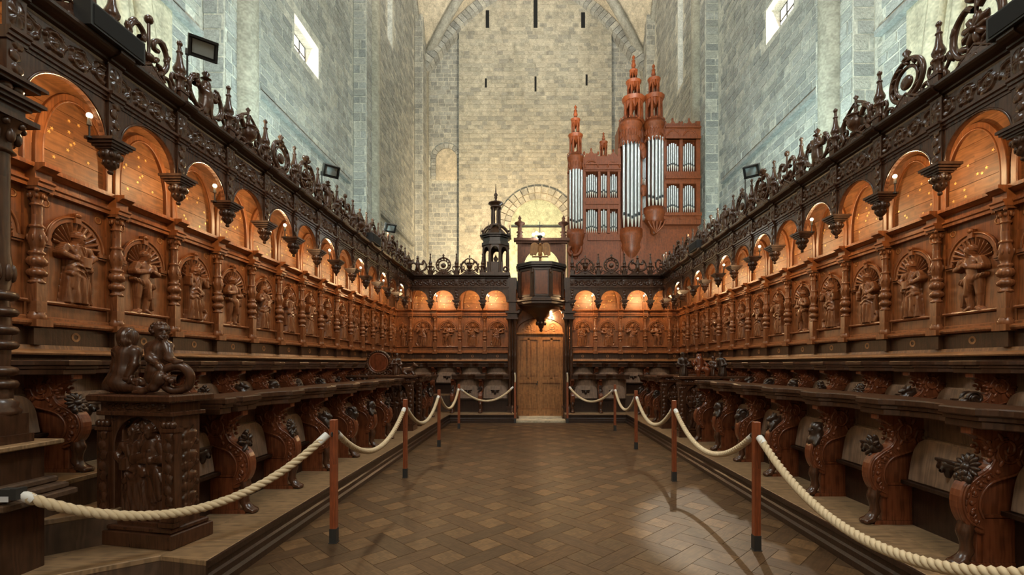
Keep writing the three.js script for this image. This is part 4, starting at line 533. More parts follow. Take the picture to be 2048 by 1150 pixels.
// statuettes
function figure(name, label, cat, caps, k, c, half, n, pos, turn, mat, extra) { const t = thing(name, label, cat, pos, turn); part(t, 'body', J([carve(caps, k, c, half, n, extra)]), mat || M.carved); return t; }
const headCaps = (x, y, z, fx, fz, r = 0.05, beard = false) => { const a = [[x, y - 0.012, z, x, y + 0.018, z, r * 0.80, r * 0.94, 0, 0.012], [x + fx * r * 0.95, y + 0.004, z + fz * r * 0.95, x + fx * r * 1.1, y - 0.008, z + fz * r * 1.1, r * 0.14, r * 0.2, 0, 0.01], [x + fx * r * 0.85 - fz * r * 0.4, y + 0.02, z + fz * r * 0.85 + fx * r * 0.4, x + fx * r * 0.85 + fz * r * 0.4, y + 0.02, z + fz * r * 0.85 - fx * r * 0.4, r * 0.2, r * 0.2, 0, 0.012], [x + fx * r * 0.8, y - 0.03, z + fz * r * 0.8, x + fx * r * 0.82, y - 0.032, z + fz * r * 0.82, r * 0.3, r * 0.3, 0, 0.012], [x - fz * r * 0.95, y, z + fx * r * 0.95, x - fz * r, y + 0.01, z + fx * r, r * 0.2, r * 0.18, 0, 0.01], [x + fz * r * 0.95, y, z - fx * r * 0.95, x + fz * r, y + 0.01, z - fx * r, r * 0.2, r * 0.18, 0, 0.01], [x - fx * r * 0.2, y + 0.03, z - fz * r * 0.2, x - fx * r * 0.4, y + 0.02, z - fz * r * 0.4, r * 0.92, r * 0.9, 0, 0.012]]; if (beard) a.push([x + fx * r * 0.75, y - 0.03, z + fz * r * 0.75, x + fx * r * 0.95, y - 0.065, z + fz * r * 0.95, r * 0.52, r * 0.3, 0, 0.012]); for (const e of [-0.38, 0.38]) a.push([x + fx * r * 1.02 - fz * r * e, y + 0.008, z + fz * r * 1.02 + fx * r * e, x + fx * r * 1.03 - fz * r * e, y + 0.008, z + fz * r * 1.03 + fx * r * e, r * 0.15, r * 0.15, 1]); return a; };
const curls = (cy, top) => (d, x, y, z) => y > cy && d < 0.02 ? d - 0.0035 * Math.sin(x * 190) * Math.sin(y * 190 + 1) * Math.sin(z * 190 + 2) : d;
// seated bearded man, facing right, one leg stretched to the left, holding a coiled tail
{
  const t = figure('statuette', 'dark statuette of a seated bearded nude man atop the carved bench end', 'statuette', [
    ...headCaps(0.01, 0.425, 0.01, 0.86, 0.5, 0.05, true), [0.0, 0.39, 0, 0.0, 0.34, 0, 0.026, 0.032, 0, 0.012],
    [-0.045, 0.325, -0.01, 0.045, 0.325, 0.0, 0.045, 0.045], [0.0, 0.30, 0, -0.015, 0.16, 0, 0.07, 0.062], [-0.02, 0.15, 0, -0.02, 0.12, 0, 0.07, 0.075],
    [0.065, 0.32, 0.02, 0.10, 0.245, 0.05, 0.03, 0.026], [0.10, 0.245, 0.05, 0.165, 0.215, 0.07, 0.026, 0.019], [0.165, 0.215, 0.07, 0.20, 0.222, 0.075, 0.022, 0.014],
    [-0.07, 0.32, 0.01, -0.02, 0.245, 0.065, 0.03, 0.026], [-0.02, 0.245, 0.065, 0.06, 0.19, 0.085, 0.026, 0.019], [0.06, 0.19, 0.085, 0.085, 0.17, 0.09, 0.022, 0.015],
    [0.02, 0.12, 0.03, 0.07, 0.10, 0.085, 0.052, 0.042], [0.07, 0.12, 0.085, 0.03, 0.05, 0.09, 0.04, 0.03], [0.03, 0.05, 0.09, -0.05, 0.022, 0.095, 0.028, 0.02], [-0.05, 0.02, 0.095, -0.10, 0.016, 0.10, 0.02, 0.014],
    [-0.06, 0.28, -0.06, -0.09, 0.16, -0.07, 0.03, 0.024], [-0.09, 0.16, -0.07, -0.05, 0.06, -0.06, 0.022, 0.03]], 0.022, [0.04, 0.24, 0.02], [0.21, 0.25, 0.17], 60, [-2.715, 1.215, -3.30], 0.0, M.carved, (d, x, y, z) => curls(0.44)(d, x, y, z));
  const curl = (n, seed, c, r, ok, k = 0.013) => { const q = rng(seed), L = []; for (let i = 0; i < 400 && L.length < n; i++) { const z = q() * 2 - 1, a = q() * 2 * PI, s = Math.sqrt(1 - z * z), d = [s * Math.cos(a), z, s * Math.sin(a)]; if (ok(d)) L.push(ball(k * (0.8 + 0.4 * q()), c[0] + d[0] * r, c[1] + d[1] * r, c[2] + d[2] * r, 1, 1, 1, 6, 5)); } return J(L); };
  const F1 = [0.86, 0, 0.5]; part(t, 'curly_hair', curl(60, 3, [0.0, 0.440, 0.004], 0.050, d => d[0] * 0.86 + d[2] * 0.5 < 0.45 + 0.4 * d[1] && d[1] > -0.55), M.carved); part(t, 'beard', curl(26, 5, [0.038, 0.392, 0.026], 0.024, d => d[1] < 0.35 && d[0] * 0.86 + d[2] * 0.5 > -0.2, 0.011), M.carved);
  part(t, 'coiled_tail', J([tube([[0.05, 0.13, 0.07], [0.11, 0.18, 0.07], [0.19, 0.19, 0.06], [0.235, 0.13, 0.04], [0.21, 0.05, 0.03], [0.12, 0.025, 0.04], [0.08, 0.06, 0.06], [0.12, 0.10, 0.07], [0.17, 0.10, 0.06]], 0.03, 50, 9), ...[0, 1, 2, 3, 4].map(i => ball(0.02, 0.07 + 0.02 * i, 0.14 - 0.012 * i, 0.10, 1, 1, 1))]), M.carved);
  const u = figure('statuette', 'dark statuette of a crouching long-haired figure seen from behind on the bench end', 'statuette', [
    ...headCaps(0.0, 0.395, 0, -0.5, -0.86, 0.05), [0.01, 0.38, 0.03, 0.02, 0.36, 0.04, 0.045, 0.035], [0.005, 0.36, 0.01, 0.005, 0.31, 0.01, 0.024, 0.03, 0, 0.012],
    [-0.055, 0.295, 0.0, 0.055, 0.295, 0.01, 0.042, 0.042], [0, 0.27, 0.01, -0.01, 0.15, 0.015, 0.066, 0.06], [-0.01, 0.14, 0.01, -0.03, 0.08, 0.01, 0.075, 0.085],
    [0.075, 0.29, 0.01, 0.085, 0.20, 0.04, 0.03, 0.026], [0.085, 0.20, 0.04, 0.06, 0.12, 0.06, 0.026, 0.02], [-0.075, 0.29, 0, -0.10, 0.2, -0.02, 0.03, 0.025], [-0.10, 0.20, -0.02, -0.09, 0.12, -0.05, 0.025, 0.02],
    [-0.04, 0.08, 0.03, -0.10, 0.06, 0.02, 0.06, 0.05], [-0.11, 0.10, 0, -0.115, 0.2, -0.03, 0.035, 0.02], [0.02, 0.05, 0.03, 0.12, 0.035, 0.04, 0.05, 0.035], [0.12, 0.035, 0.04, 0.2, 0.03, 0.03, 0.032, 0.025]], 0.025, [0.01, 0.23, 0.0], [0.22, 0.25, 0.16], 56, [-2.985, 1.215, -3.35], 0.0, M.carved, (d, x, y, z) => y > 0.37 && d < 0.02 ? d - 0.0035 * Math.sin(x * 260 + z * 60) : d);
  part(u, 'long_hair', J([...Array(22).keys()].map(i => { const a = -1.1 + i * 0.20, c = Math.cos(a - 0.55), s = Math.sin(a - 0.55); return tube([[0.0 + 0.012 * s, 0.455, 0.0 + 0.012 * c], [0.046 * s, 0.435, 0.046 * c], [0.056 * s + 0.002, 0.40, 0.056 * c + 0.002], [0.052 * s + 0.004, 0.365, 0.050 * c + 0.006], [0.040 * s + 0.006, 0.335, 0.042 * c + 0.012]], 0.0085, 10, 5); })), M.carved);
  part(u, 'leafy_drapery', J([...Array(12).keys()].map(i => new THREE.SphereGeometry(0.024, 7, 5).scale(1.7, 0.8, 0.9).rotateZ(i * 1.1).translate(0.06 + 0.017 * i, 0.10 - 0.004 * i + 0.012 * Math.sin(i * 3), 0.07 - 0.002 * i))), M.carved);
}
// wreath on the far left bench end
{
  const t = thing('wreath_medallion', 'round carved wreath medallion standing on the far left bench end', 'medallion', [-2.98, 1.215, -8.8], 0.05);
  part(t, 'disc', J([at(new THREE.CylinderGeometry(0.16, 0.16, 0.04, 32).rotateX(PI / 2), 0, 0.235, 0)]), M.red);
  part(t, 'inner_ring', J([at(new THREE.TorusGeometry(0.165, 0.018, 8, 36), 0, 0.235, 0.01)]), M.stall);
  const L = [at(new THREE.TorusGeometry(0.20, 0.03, 8, 40), 0, 0.235, 0)]; for (let i = 0; i < 30; i++) { const a = i * 2 * PI / 30; L.push(new THREE.SphereGeometry(0.02, 6, 5).scale(1.5, 0.8, 1).rotateZ(a + 1.2).translate(0.205 * Math.cos(a), 0.235 + 0.205 * Math.sin(a), 0.022)); }
  part(t, 'leaf_wreath', J(L), M.carved);
  part(t, 'scroll_foot', J([-1, 1].map(q => [scroll(q * 0.19, 0.05, 0.06, 0.015, -PI / 2, 1.3, 0.018, 26, q), ball(0.03, q * 0.12, 0.03, 0.01)])), M.carved);
}
const standing = (lean, arm) => [...headCaps(lean, 0.36, 0, 0.3, 0.95, 0.038), [lean, 0.32, 0, lean, 0.30, 0, 0.024, 0.026], [lean - 0.045, 0.28, 0, lean + 0.045, 0.28, 0, 0.033, 0.033], [lean, 0.26, 0, 0, 0.17, 0, 0.05, 0.048], [0, 0.16, 0, 0, 0.03, 0, 0.055, 0.072], [lean - 0.06, 0.275, 0, -0.09, 0.21, 0.03, 0.022, 0.02], [-0.09, 0.21, 0.03, arm, 0.20 + arm * 0.4, 0.07, 0.02, 0.014], [lean + 0.06, 0.275, 0, 0.09, 0.2, 0.03, 0.022, 0.02], [0.09, 0.2, 0.03, 0.04, 0.18, 0.07, 0.02, 0.014]];
const folds = (d, x, y, z) => y < 0.2 && d < 0.02 ? d - 0.004 * Math.sin(Math.atan2(z, x) * 9 + y * 20) : d;
figure('statuette', 'dark standing robed statuette beside the wreath on the left', 'statuette', standing(0.01, 0.02), 0.02, [0, 0.2, 0], [0.15, 0.22, 0.13], 40, [-2.66, 1.215, -8.8], 0.4, M.carved, folds);
figure('statuette', 'dark crouching beast statuette to the right of the wreath', 'statuette', [[-0.08, 0.08, 0, 0.06, 0.10, 0, 0.06, 0.055], [0.07, 0.12, 0, 0.11, 0.17, 0.02, 0.04, 0.04], [0.12, 0.18, 0.03, 0.16, 0.165, 0.05, 0.035, 0.022], [0.06, 0.07, 0.03, 0.10, 0.015, 0.05, 0.025, 0.022], [0.06, 0.07, -0.03, 0.10, 0.015, -0.03, 0.025, 0.022], [-0.08, 0.05, 0.04, -0.03, 0.015, 0.05, 0.035, 0.02], [-0.13, 0.09, 0, -0.17, 0.18, 0, 0.02, 0.012], [0.09, 0.21, 0, 0.085, 0.235, 0, 0.014, 0.008]], 0.02, [0, 0.12, 0], [0.2, 0.13, 0.11], 40, [-2.42, 1.215, -8.8], 0, M.carved);
figure('statuette', 'leftmost slim standing statuette of the group on the right bench end', 'statuette', standing(-0.01, -0.04), 0.02, [0, 0.2, 0], [0.15, 0.22, 0.13], 40, [2.42, 1.215, -8.02], -0.2, M.black, folds);
figure('statuette', 'central seated statuette with rounded belly of the right group', 'statuette', [...headCaps(0, 0.33, 0, 0.2, 0.97, 0.04), [0, 0.28, 0, 0, 0.15, 0, 0.06, 0.075], [-0.07, 0.25, 0, -0.12, 0.19, 0.05, 0.026, 0.022], [-0.12, 0.19, 0.05, -0.16, 0.26, 0.04, 0.022, 0.016], [0.07, 0.25, 0, 0.12, 0.18, 0.05, 0.026, 0.022], [0.12, 0.18, 0.05, 0.06, 0.14, 0.1, 0.022, 0.016], [-0.04, 0.11, 0.02, -0.08, 0.10, 0.12, 0.055, 0.045], [0.04, 0.11, 0.02, 0.09, 0.10, 0.12, 0.055, 0.045], [-0.08, 0.10, 0.12, -0.07, 0.015, 0.12, 0.04, 0.03], [0.09, 0.10, 0.12, 0.08, 0.015, 0.12, 0.04, 0.03]], 0.025, [0, 0.19, 0.04], [0.2, 0.21, 0.16], 44, [2.70, 1.215, -8.06], 0.1, M.red);
figure('statuette', 'small bent statuette right of the seated one on the right bench end', 'statuette', standing(0.03, 0.05).map(q => q.map((v, i) => i < 8 ? v * 0.82 : v)), 0.02, [0, 0.17, 0], [0.13, 0.19, 0.11], 36, [2.90, 1.215, -8.03], -0.5, M.carved, folds);
figure('statuette', 'rightmost robed statuette turned left on the right bench end', 'statuette', standing(-0.03, -0.06), 0.02, [0, 0.2, 0], [0.16, 0.22, 0.14], 40, [3.08, 1.215, -8.03], -0.9, M.black, folds);
// ---------------------------------------------------------------- large column at the near end of the left canopy
function bigColumn(name, label, pos, h0, h1, r = 0.06) {
  const t = thing(name, label, 'column', pos), H = h1 - h0;
  part(t, 'base', J([bx(r * 3.4, 0.05, r * 3.4, 0, h0 + 0.025, 0), bx(r * 2.9, 0.12, r * 2.9, 0, h0 + 0.11, 0), lathe([[r * 1.6, h0 + 0.17], [r * 1.7, h0 + 0.19], [r * 1.4, h0 + 0.21], [r * 1.5, h0 + 0.235], [r * 1.1, h0 + 0.26]], 14)]), M.dark);
  const rings = []; for (const f of [0.18, 0.22, 0.30, 0.345, 0.40, 0.45]) { const y = h0 + H * f; rings.push(lathe([[r * 0.9, y - 0.03], [r * 1.35, y - 0.02], [r * 1.5, y], [r * 1.35, y + 0.02], [r * 0.9, y + 0.03]], 14)); } for (let i = 0; i < 10; i++) { const a = i * PI / 5; rings.push(ball(0.022, r * 1.05 * Math.cos(a), h0 + H * 0.52, r * 1.05 * Math.sin(a), 0.8, 2.4, 0.8, 6, 6)); }
  part(t, 'ring_mouldings', J(rings), M.dark);
  part(t, 'shaft', J([lathe([[r * 1.1, h0 + 0.25], [r * 1.05, h0 + H * 0.16], [r * 0.85, h0 + H * 0.2], [r, h0 + H * 0.35], [r * 0.8, h0 + H * 0.46], [r * 1.15, h0 + H * 0.52], [r * 0.9, h0 + H * 0.58], [r * 0.88, h1 - 0.22], [r, h1 - 0.21]], 16)]), M.dark);
  const cap = [lathe([[r * 0.9, h1 - 0.22], [r * 1.3, h1 - 0.21], [r * 1.0, h1 - 0.19], [r * 1.2, h1 - 0.12], [r * 1.9, h1 - 0.03]], 14), bx(r * 4, 0.03, r * 4, 0, h1 - 0.015, 0)]; for (let i = 0; i < 8; i++) { const a = i * PI / 4; cap.push(ball(0.026, r * 1.3 * Math.cos(a), h1 - 0.12, r * 1.3 * Math.sin(a), 0.9, 1.7, 0.9, 7, 6)); cap.push(ball(0.02, r * 1.75 * Math.cos(a + 0.4), h1 - 0.055, r * 1.75 * Math.sin(a + 0.4), 1, 1.1, 1, 6, 5)); }
  part(t, 'capital', J(cap), M.dark);
  return t;
}
bigColumn('canopy_column', 'tall dark turned column carrying the canopy at the left edge', [-HB + 0.56, 0, -2.74], 0.96, 2.86, 0.062);
{ const t = thing('column_entablature', 'dark stepped entablature block on the tall column at the left edge', 'block', [-HB + 0.56, 0, -2.74]); part(t, 'stepped_mouldings', J([bx(0.16, 0.06, 0.16, 0, 2.89, 0), bx(0.20, 0.02, 0.20, 0, 2.925, 0), bx(0.25, 0.02, 0.25, 0, 2.945, 0), bx(0.29, 0.02, 0.29, 0, 2.965, 0)]), M.dark); part(t, 'carved_block', J([bx(0.15, 0.08, 0.15, 0, 3.015, 0), ...[-1, 1].map(s => ball(0.03, 0.085, 3.01, s * 0.03)), bx(0.30, 0.02, 0.30, 0, 3.065, 0), bx(0.25, 0.02, 0.25, 0, 3.045, 0)]), M.dark); }
{ const t = thing('column_pedestal', 'boarded wooden pedestal under the tall column at the left edge', 'pedestal', [-HB + 0.56, 0, -2.74]); part(t, 'post_block', J([bb(-0.2, 0.13, 0.2, 0.93, -0.14, 0.14)]), M.dark); part(t, 'pedestal_top', J([slab([[-0.22, -0.2], [0.18, -0.2], [0.18, 0.2], [-0.22, 0.2]], 0.93, 0.96, 0.006)]), M.board); part(t, 'foot_moulding', J([slab([[-0.25, -0.2], [0.26, -0.2], [0.26, 0.2], [-0.25, 0.2]], 0.62, 0.66, 0.008), slab([[-0.23, -0.18], [0.22, -0.18], [0.22, 0.18], [-0.23, 0.18]], 0.66, 0.70, 0.01), slab([[-0.21, -0.165], [0.17, -0.165], [0.17, 0.165], [-0.21, 0.165]], 0.70, 0.74, 0.01)]), M.step); }
// clustered columns beside the door
for (const s of [-1, 1]) {
  const t = thing('door_column_cluster', `cluster of dark turned columns on the ${s < 0 ? 'left' : 'right'} of the door`, 'column', [DX + s * 0.71, 0, BZ + 0.52]);
  part(t, 'pedestal', J([bb(-0.13, 0.13, 0.0, 0.34, -0.12, 0.14), bb(-0.16, 0.16, 0.0, 0.09, -0.15, 0.17), bb(-0.15, 0.15, 0.30, 0.35, -0.14, 0.16)]), M.dark);
  part(t, 'scroll_foot', J([toSide(scroll(0.25, 0.16, 0.09, 0.02, PI, 1.2, 0.03, 24)), toSide(tube([[0.12, 0.36, 0], [0.19, 0.33, 0], [0.22, 0.25, 0], [0.30, 0.09, 0], [0.40, 0.07, 0]], 0.03, 14))]), M.dark);
  for (const [x, z] of [[-0.07, 0.06], [0.07, 0.06], [0, -0.05]]) { const y0 = 0.35; part(t, 'colonnette', J([lathe([[0.05, y0], [0.055, y0 + 0.03], [0.035, y0 + 0.06], [0.038, y0 + 0.3], [0.055, y0 + 0.33], [0.04, y0 + 0.36], [0.06, y0 + 0.42], [0.04, y0 + 0.48], [0.036, y0 + 0.8], [0.056, y0 + 0.83], [0.036, y0 + 0.86], [0.06, y0 + 0.92], [0.036, y0 + 0.98], [0.052, y0 + 1.06], [0.036, y0 + 1.1], [0.05, y0 + 1.25], [0.056, y0 + 1.3], [0.034, y0 + 1.38], [0.05, y0 + 1.42], [0.034, y0 + 1.46], [0.03, y0 + 2.0], [0.045, y0 + 2.03], [0.035, y0 + 2.06], [0.062, y0 + 2.2]], 12, x, 0, z)]), M.dark); }
  part(t, 'capital_block', J([bb(-0.15, 0.15, 2.55, 2.59, -0.13, 0.15), bb(-0.12, 0.12, 2.59, 2.70, -0.10, 0.12), bb(-0.17, 0.17, 2.70, 2.75, -0.15, 0.17), bb(-0.09, 0.09, 2.75, 3.30, -0.1, 0.10), bb(-0.13, 0.13, 2.98, 3.03, -0.1, 0.14), bb(-0.11, 0.11, 3.30, 3.60, -0.5, 0.10)]), M.dark);
}
// ---------------------------------------------------------------- door
{
  const d = new THREE.Group(); d.name = 'door_1'; scene.add(d); tag(d, 'warm brown panelled double door under the pulpit', 'door', null, 'structure'); d.position.set(DX, 0, BZ + 0.02);
  for (const s of [-1, 1]) {
    const leaf = part(d, 'door_leaf', J([bb(s > 0 ? 0.004 : -0.60, s > 0 ? 0.60 : -0.004, 0.05, 2.18, -0.03, 0.0)]), M.door), c = s * 0.302, e = [];
    for (const [x0, x1, y0, y1] of [[-0.298, -0.235, 0.05, 2.18], [0.235, 0.298, 0.05, 2.18], [-0.03, 0.03, 1.02, 2.1], [-0.235, 0.235, 0.05, 0.20], [-0.235, 0.235, 0.92, 1.06], [-0.235, 0.235, 2.06, 2.18]]) e.push(bb(c + x0, c + x1, y0, y1, 0, 0.034));
    part(leaf, 'rails_and_stiles', J(e), M.door); part(leaf, 'lower_panel', J([bb(c - 0.19, c + 0.19, 0.25, 0.88, 0, 0.012)]), M.door); for (const q of [-1, 1]) part(leaf, 'upper_panel', J([bb(c + q * 0.13 - 0.075, c + q * 0.13 + 0.075, 1.11, 2.02, 0, 0.012)]), M.door);
  }
  part(d, 'centre_strip', J([bb(-0.025, 0.025, 0.05, 2.18, 0.02, 0.04)]), M.door); part(d, 'lock_plate', J([bb(-0.10, -0.04, 0.86, 1.0, 0.022, 0.03), ball(0.02, -0.07, 0.95, 0.045)]), M.iron);
  part(d, 'transom', J([mould([[-0.03, 2.18], [0.07, 2.18], [0.09, 2.21], [0.09, 2.235], [0.05, 2.25], [-0.03, 2.25]], -0.62, 0.62)]), M.door);
  const s = new THREE.Shape(); s.moveTo(-0.6, 2.24); s.lineTo(0.6, 2.24); s.lineTo(0.6, 2.3); s.absellipse(0, 2.3, 0.6, 0.34, 0, PI); s.lineTo(-0.6, 2.24);
  part(d, 'arched_tympanum', J([at(extr(s, 0.03), 0, 0, -0.03)]), M.inlay);
  part(d, 'tympanum_carving', J([-1, 1].map(q => [scroll(q * 0.32, 2.40, 0.11, 0.03, 0, 1.4, 0.014, 26, q), ball(0.035, q * 0.32, 2.40, 0, 1, 1, 0.5), ...[0, 1, 2, 3, 4].map(i => ball(0.022, q * (0.16 + 0.07 * i), 2.30 + 0.03 * Math.sin(i * 2), 0, 1.5, 0.8, 0.6))]).concat([[ball(0.05, 0, 2.48, 0, 1, 1.2, 0.5)]])), M.inlay);
  const a = new THREE.Shape(); a.moveTo(-0.66, 0); a.lineTo(-0.60, 0); a.lineTo(-0.60, 2.3); for (let i = 20; i >= 0; i--) a.lineTo(0.6 * Math.cos(PI * i / 20), 2.3 + 0.34 * Math.sin(PI * i / 20)); a.lineTo(0.6, 0); a.lineTo(0.66, 0); a.lineTo(0.66, 2.85); a.lineTo(-0.66, 2.85);
  part(d, 'door_frame', J([at(extr(a, 0.10), 0, 0, -0.02)]), M.dark);
  canopyLamp(DX + 0.30, 2.66, BZ + 0.42, 'small lamp hidden beneath the pulpit above the door', 4.0);
}
// ---------------------------------------------------------------- pulpit with eagle lectern
{
  const px = 0.09, pz = BZ + 0.42, N = 8;
  const ring = (r, a0 = PI / 8) => [...Array(N).keys()].map(i => [r * Math.cos(a0 + i * PI / 4), r * Math.sin(a0 + i * PI / 4)]);
  const t = thing('pulpit', 'dark octagonal wooden pulpit hanging over the door', 'pulpit', [px, 0, pz]);
  part(t, 'drum', J([slab(ring(0.58), 3.02, 3.80)]), M.dark);
  for (let i = 0; i < N; i++) {
    const a = i * PI / 4, ap = 0.58 * Math.cos(PI / 8), hw = 0.58 * Math.sin(PI / 8), m = new THREE.Group(); if (Math.sin(a) < -0.5) continue;
    const put = (g) => g.rotateY(PI / 2 - a).translate(0, 0, 0); const off = g => put(g.translate(0, 0, ap));
    part(t, 'parapet_panel', J([off(bb(-hw + 0.07, hw - 0.07, 3.14, 3.72, 0, 0.012))]), M.stall);
    part(t, 'panel_frame', J([off(bb(-hw + 0.045, hw - 0.045, 3.09, 3.13, 0, 0.025)), off(bb(-hw + 0.045, hw - 0.045, 3.73, 3.765, 0, 0.025)), off(bb(-hw + 0.045, -hw + 0.065, 3.1, 3.75, 0, 0.022)), off(bb(hw - 0.065, hw - 0.045, 3.1, 3.75, 0, 0.022))]), M.dark);
    const ca = a + PI / 8; part(t, 'corner_pilaster', J([bx(0.085, 0.66, 0.05, 0, 3.42, 0.585), ball(0.045, 0, 3.68, 0.60, 1, 1.1, 0.7), bx(0.10, 0.03, 0.06, 0, 3.6, 0.585), bx(0.11, 0.05, 0.07, 0, 3.11, 0.585), bx(0.03, 0.4, 0.02, 0, 3.36, 0.612)].map(g => g.rotateY(PI / 2 - ca))), M.dark);
  }
  part(t, 'top_rail', J([slab(ring(0.64), 3.80, 3.84, 0.008), slab(ring(0.68), 3.84, 3.875, 0.008), slab(ring(0.66), 3.875, 3.93, 0.01)]), M.black);
  part(t, 'base_moulding', J([slab(ring(0.66), 2.97, 3.02, 0.01), slab(ring(0.62), 2.90, 2.97, 0.012)]), M.dark);
  part(t, 'corbel', J([lathe([[0, 2.24], [0.03, 2.25], [0.05, 2.28], [0.03, 2.32], [0.06, 2.34], [0.085, 2.40], [0.07, 2.44], [0.12, 2.48], [0.13, 2.56], [0.19, 2.62], [0.30, 2.70], [0.46, 2.78], [0.58, 2.84], [0.60, 2.90]], 8).rotateY(PI / 8), ...[...Array(8).keys()].map(i => ball(0.035, 0.105 * Math.cos(i * PI / 4), 2.46, 0.105 * Math.sin(i * PI / 4), 1, 1.6, 1, 7, 6))]), M.dark);
  for (const s of [-1, 1]) part(t, 'bracket', J([tube([[s * 0.62, 2.45, 0.05], [s * 0.60, 2.65, 0.06], [s * 0.50, 2.80, 0.07], [s * 0.40, 2.85, 0.08]], 0.035, 16, 7), ball(0.06, s * 0.56, 2.75, 0.08, 1, 1.2, 0.9)]), M.dark);
  const e = thing('eagle_lectern', 'carved wooden eagle with spread wings standing on the pulpit', 'lectern', [px - 0.03, 3.93, pz + 0.45]);
  const wing = s => { const q = new THREE.Shape(); q.moveTo(0, 0.36); q.bezierCurveTo(0.08, 0.50, 0.20, 0.50, 0.24, 0.40); q.lineTo(0.25, 0.18); q.lineTo(0.20, 0.16); q.lineTo(0.16, 0.19); q.lineTo(0.11, 0.17); q.bezierCurveTo(0.09, 0.26, 0.05, 0.28, 0, 0.24); return extr(poly(q.getPoints(6).map(p => [p.x * s, p.y])), 0.02, 0.008, 6).rotateY(-s * 0.15); };
  for (const s of [-1, 1]) { const w = part(e, 'wing', J([wing(s)]), M.eagle); part(w, 'feathers', J([0, 1, 2, 3, 4].map(i => at(new THREE.SphereGeometry(0.022, 6, 6).scale(0.8, 3.6, 0.5), s * (0.11 + 0.032 * i), 0.27, 0.035))), M.eagle); }
  part(e, 'body', J([carve([[0, 0.36, 0.02, 0, 0.20, 0.02, 0.055, 0.045], [0, 0.38, 0.03, 0, 0.43, 0.05, 0.035, 0.036], [0, 0.43, 0.08, 0, 0.42, 0.11, 0.018, 0.008], [0, 0.2, 0.01, 0, 0.14, 0.0, 0.035, 0.025], [-0.03, 0.2, 0.03, -0.035, 0.145, 0.04, 0.022, 0.016], [0.03, 0.2, 0.03, 0.035, 0.145, 0.04, 0.022, 0.016]], 0.02, [0, 0.29, 0.03], [0.12, 0.2, 0.12], 34)]), M.eagle);
  part(e, 'perch', J([bx(0.40, 0.018, 0.10, 0, 0.135, 0.02), lathe([[0.05, 0], [0.035, 0.03], [0.028, 0.09], [0.04, 0.125]], 10)]), M.eagle);
  const c = thing('altar_cross', 'thin dark cross on a small knob above the eagle', 'cross', [px - 0.03, 4.62, pz - 0.1]);
  part(c, 'cross_shaft', J([bx(0.018, 0.36, 0.012, 0, 0.30, 0)]), M.iron); part(c, 'cross_arm', J([bx(0.14, 0.018, 0.012, 0, 0.38, 0)]), M.iron); part(c, 'knob', J([lathe([[0.0, 0.0], [0.05, 0.01], [0.03, 0.04], [0.07, 0.08], [0.06, 0.12], [0.01, 0.14]], 12), cyl(0.012, 0.012, 0.84, 0, -0.41, 0)]), M.iron);
}
{ // arch frame behind the pulpit
  const z = BZ - 0.45, t = thing('arch_frame', 'reddish wooden arch frame with two urns rising behind the pulpit', 'arch frame', [0.12, 0, z]);
  const s = poly([[-0.66, 3.5], [-0.66, 4.72], [0.66, 4.72], [0.66, 3.5], [0.48, 3.5], [0.48, 4.1]]); for (let i = 1; i < 20; i++) { const a = PI * i / 20; s.lineTo(0.48 * Math.cos(a), 4.1 + 0.48 * Math.sin(a)); } s.lineTo(-0.48, 4.1); s.lineTo(-0.48, 3.5);
  part(t, 'arched_board', J([at(extr(s, 0.06), 0, 0, 0)]), M.frame);
  for (const q of [-1, 1]) { part(t, 'post', J([bb(q * 0.60 - 0.06, q * 0.60 + 0.06, 0.0, 4.72, -0.02, 0.08), bb(q * 0.60 - 0.075, q * 0.60 + 0.075, 4.05, 4.10, -0.03, 0.10)]), M.frame); part(t, 'urn_finial', J([lathe([[0.09, 4.85], [0.09, 4.88], [0.06, 4.90], [0.085, 4.95], [0.05, 4.99], [0.10, 5.03], [0.05, 5.06], [0.06, 5.12], [0.05, 5.20], [0.15, 5.26], [0.14, 5.29], [0.05, 5.33], [0.03, 5.38], [0.05, 5.41], [0.0, 5.50]], 12, q * 0.60, 0, 0.03)]), M.frame); }
  part(t, 'top_beam', J([bb(-0.76, 0.76, 4.78, 4.85, -0.06, 0.14), bb(-0.70, 0.70, 4.72, 4.78, -0.04, 0.10)]), M.frame);
  const f = thing('spot_cluster', 'bright white spotlights shining above the eagle', 'lamp', [0.02, 4.915, z + 0.1]);
  part(f, 'bar', J([bx(0.36, 0.03, 0.04, 0, -0.05, -0.02)]), M.lampCase); for (const [x, y] of [[-0.12, 0.03], [-0.04, 0.07], [0.05, 0.03], [0.14, 0.04]]) part(f, 'bulb', J([ball(0.045, x, y, 0.02, 1, 1, 1, 10, 8)]), M.cold);
  const l = new THREE.PointLight(C(0.9, 1, 0.95), 1.2, 0, 2); l.position.set(0, 0.03, 0.12); l.castShadow = true; f.add(l);
}
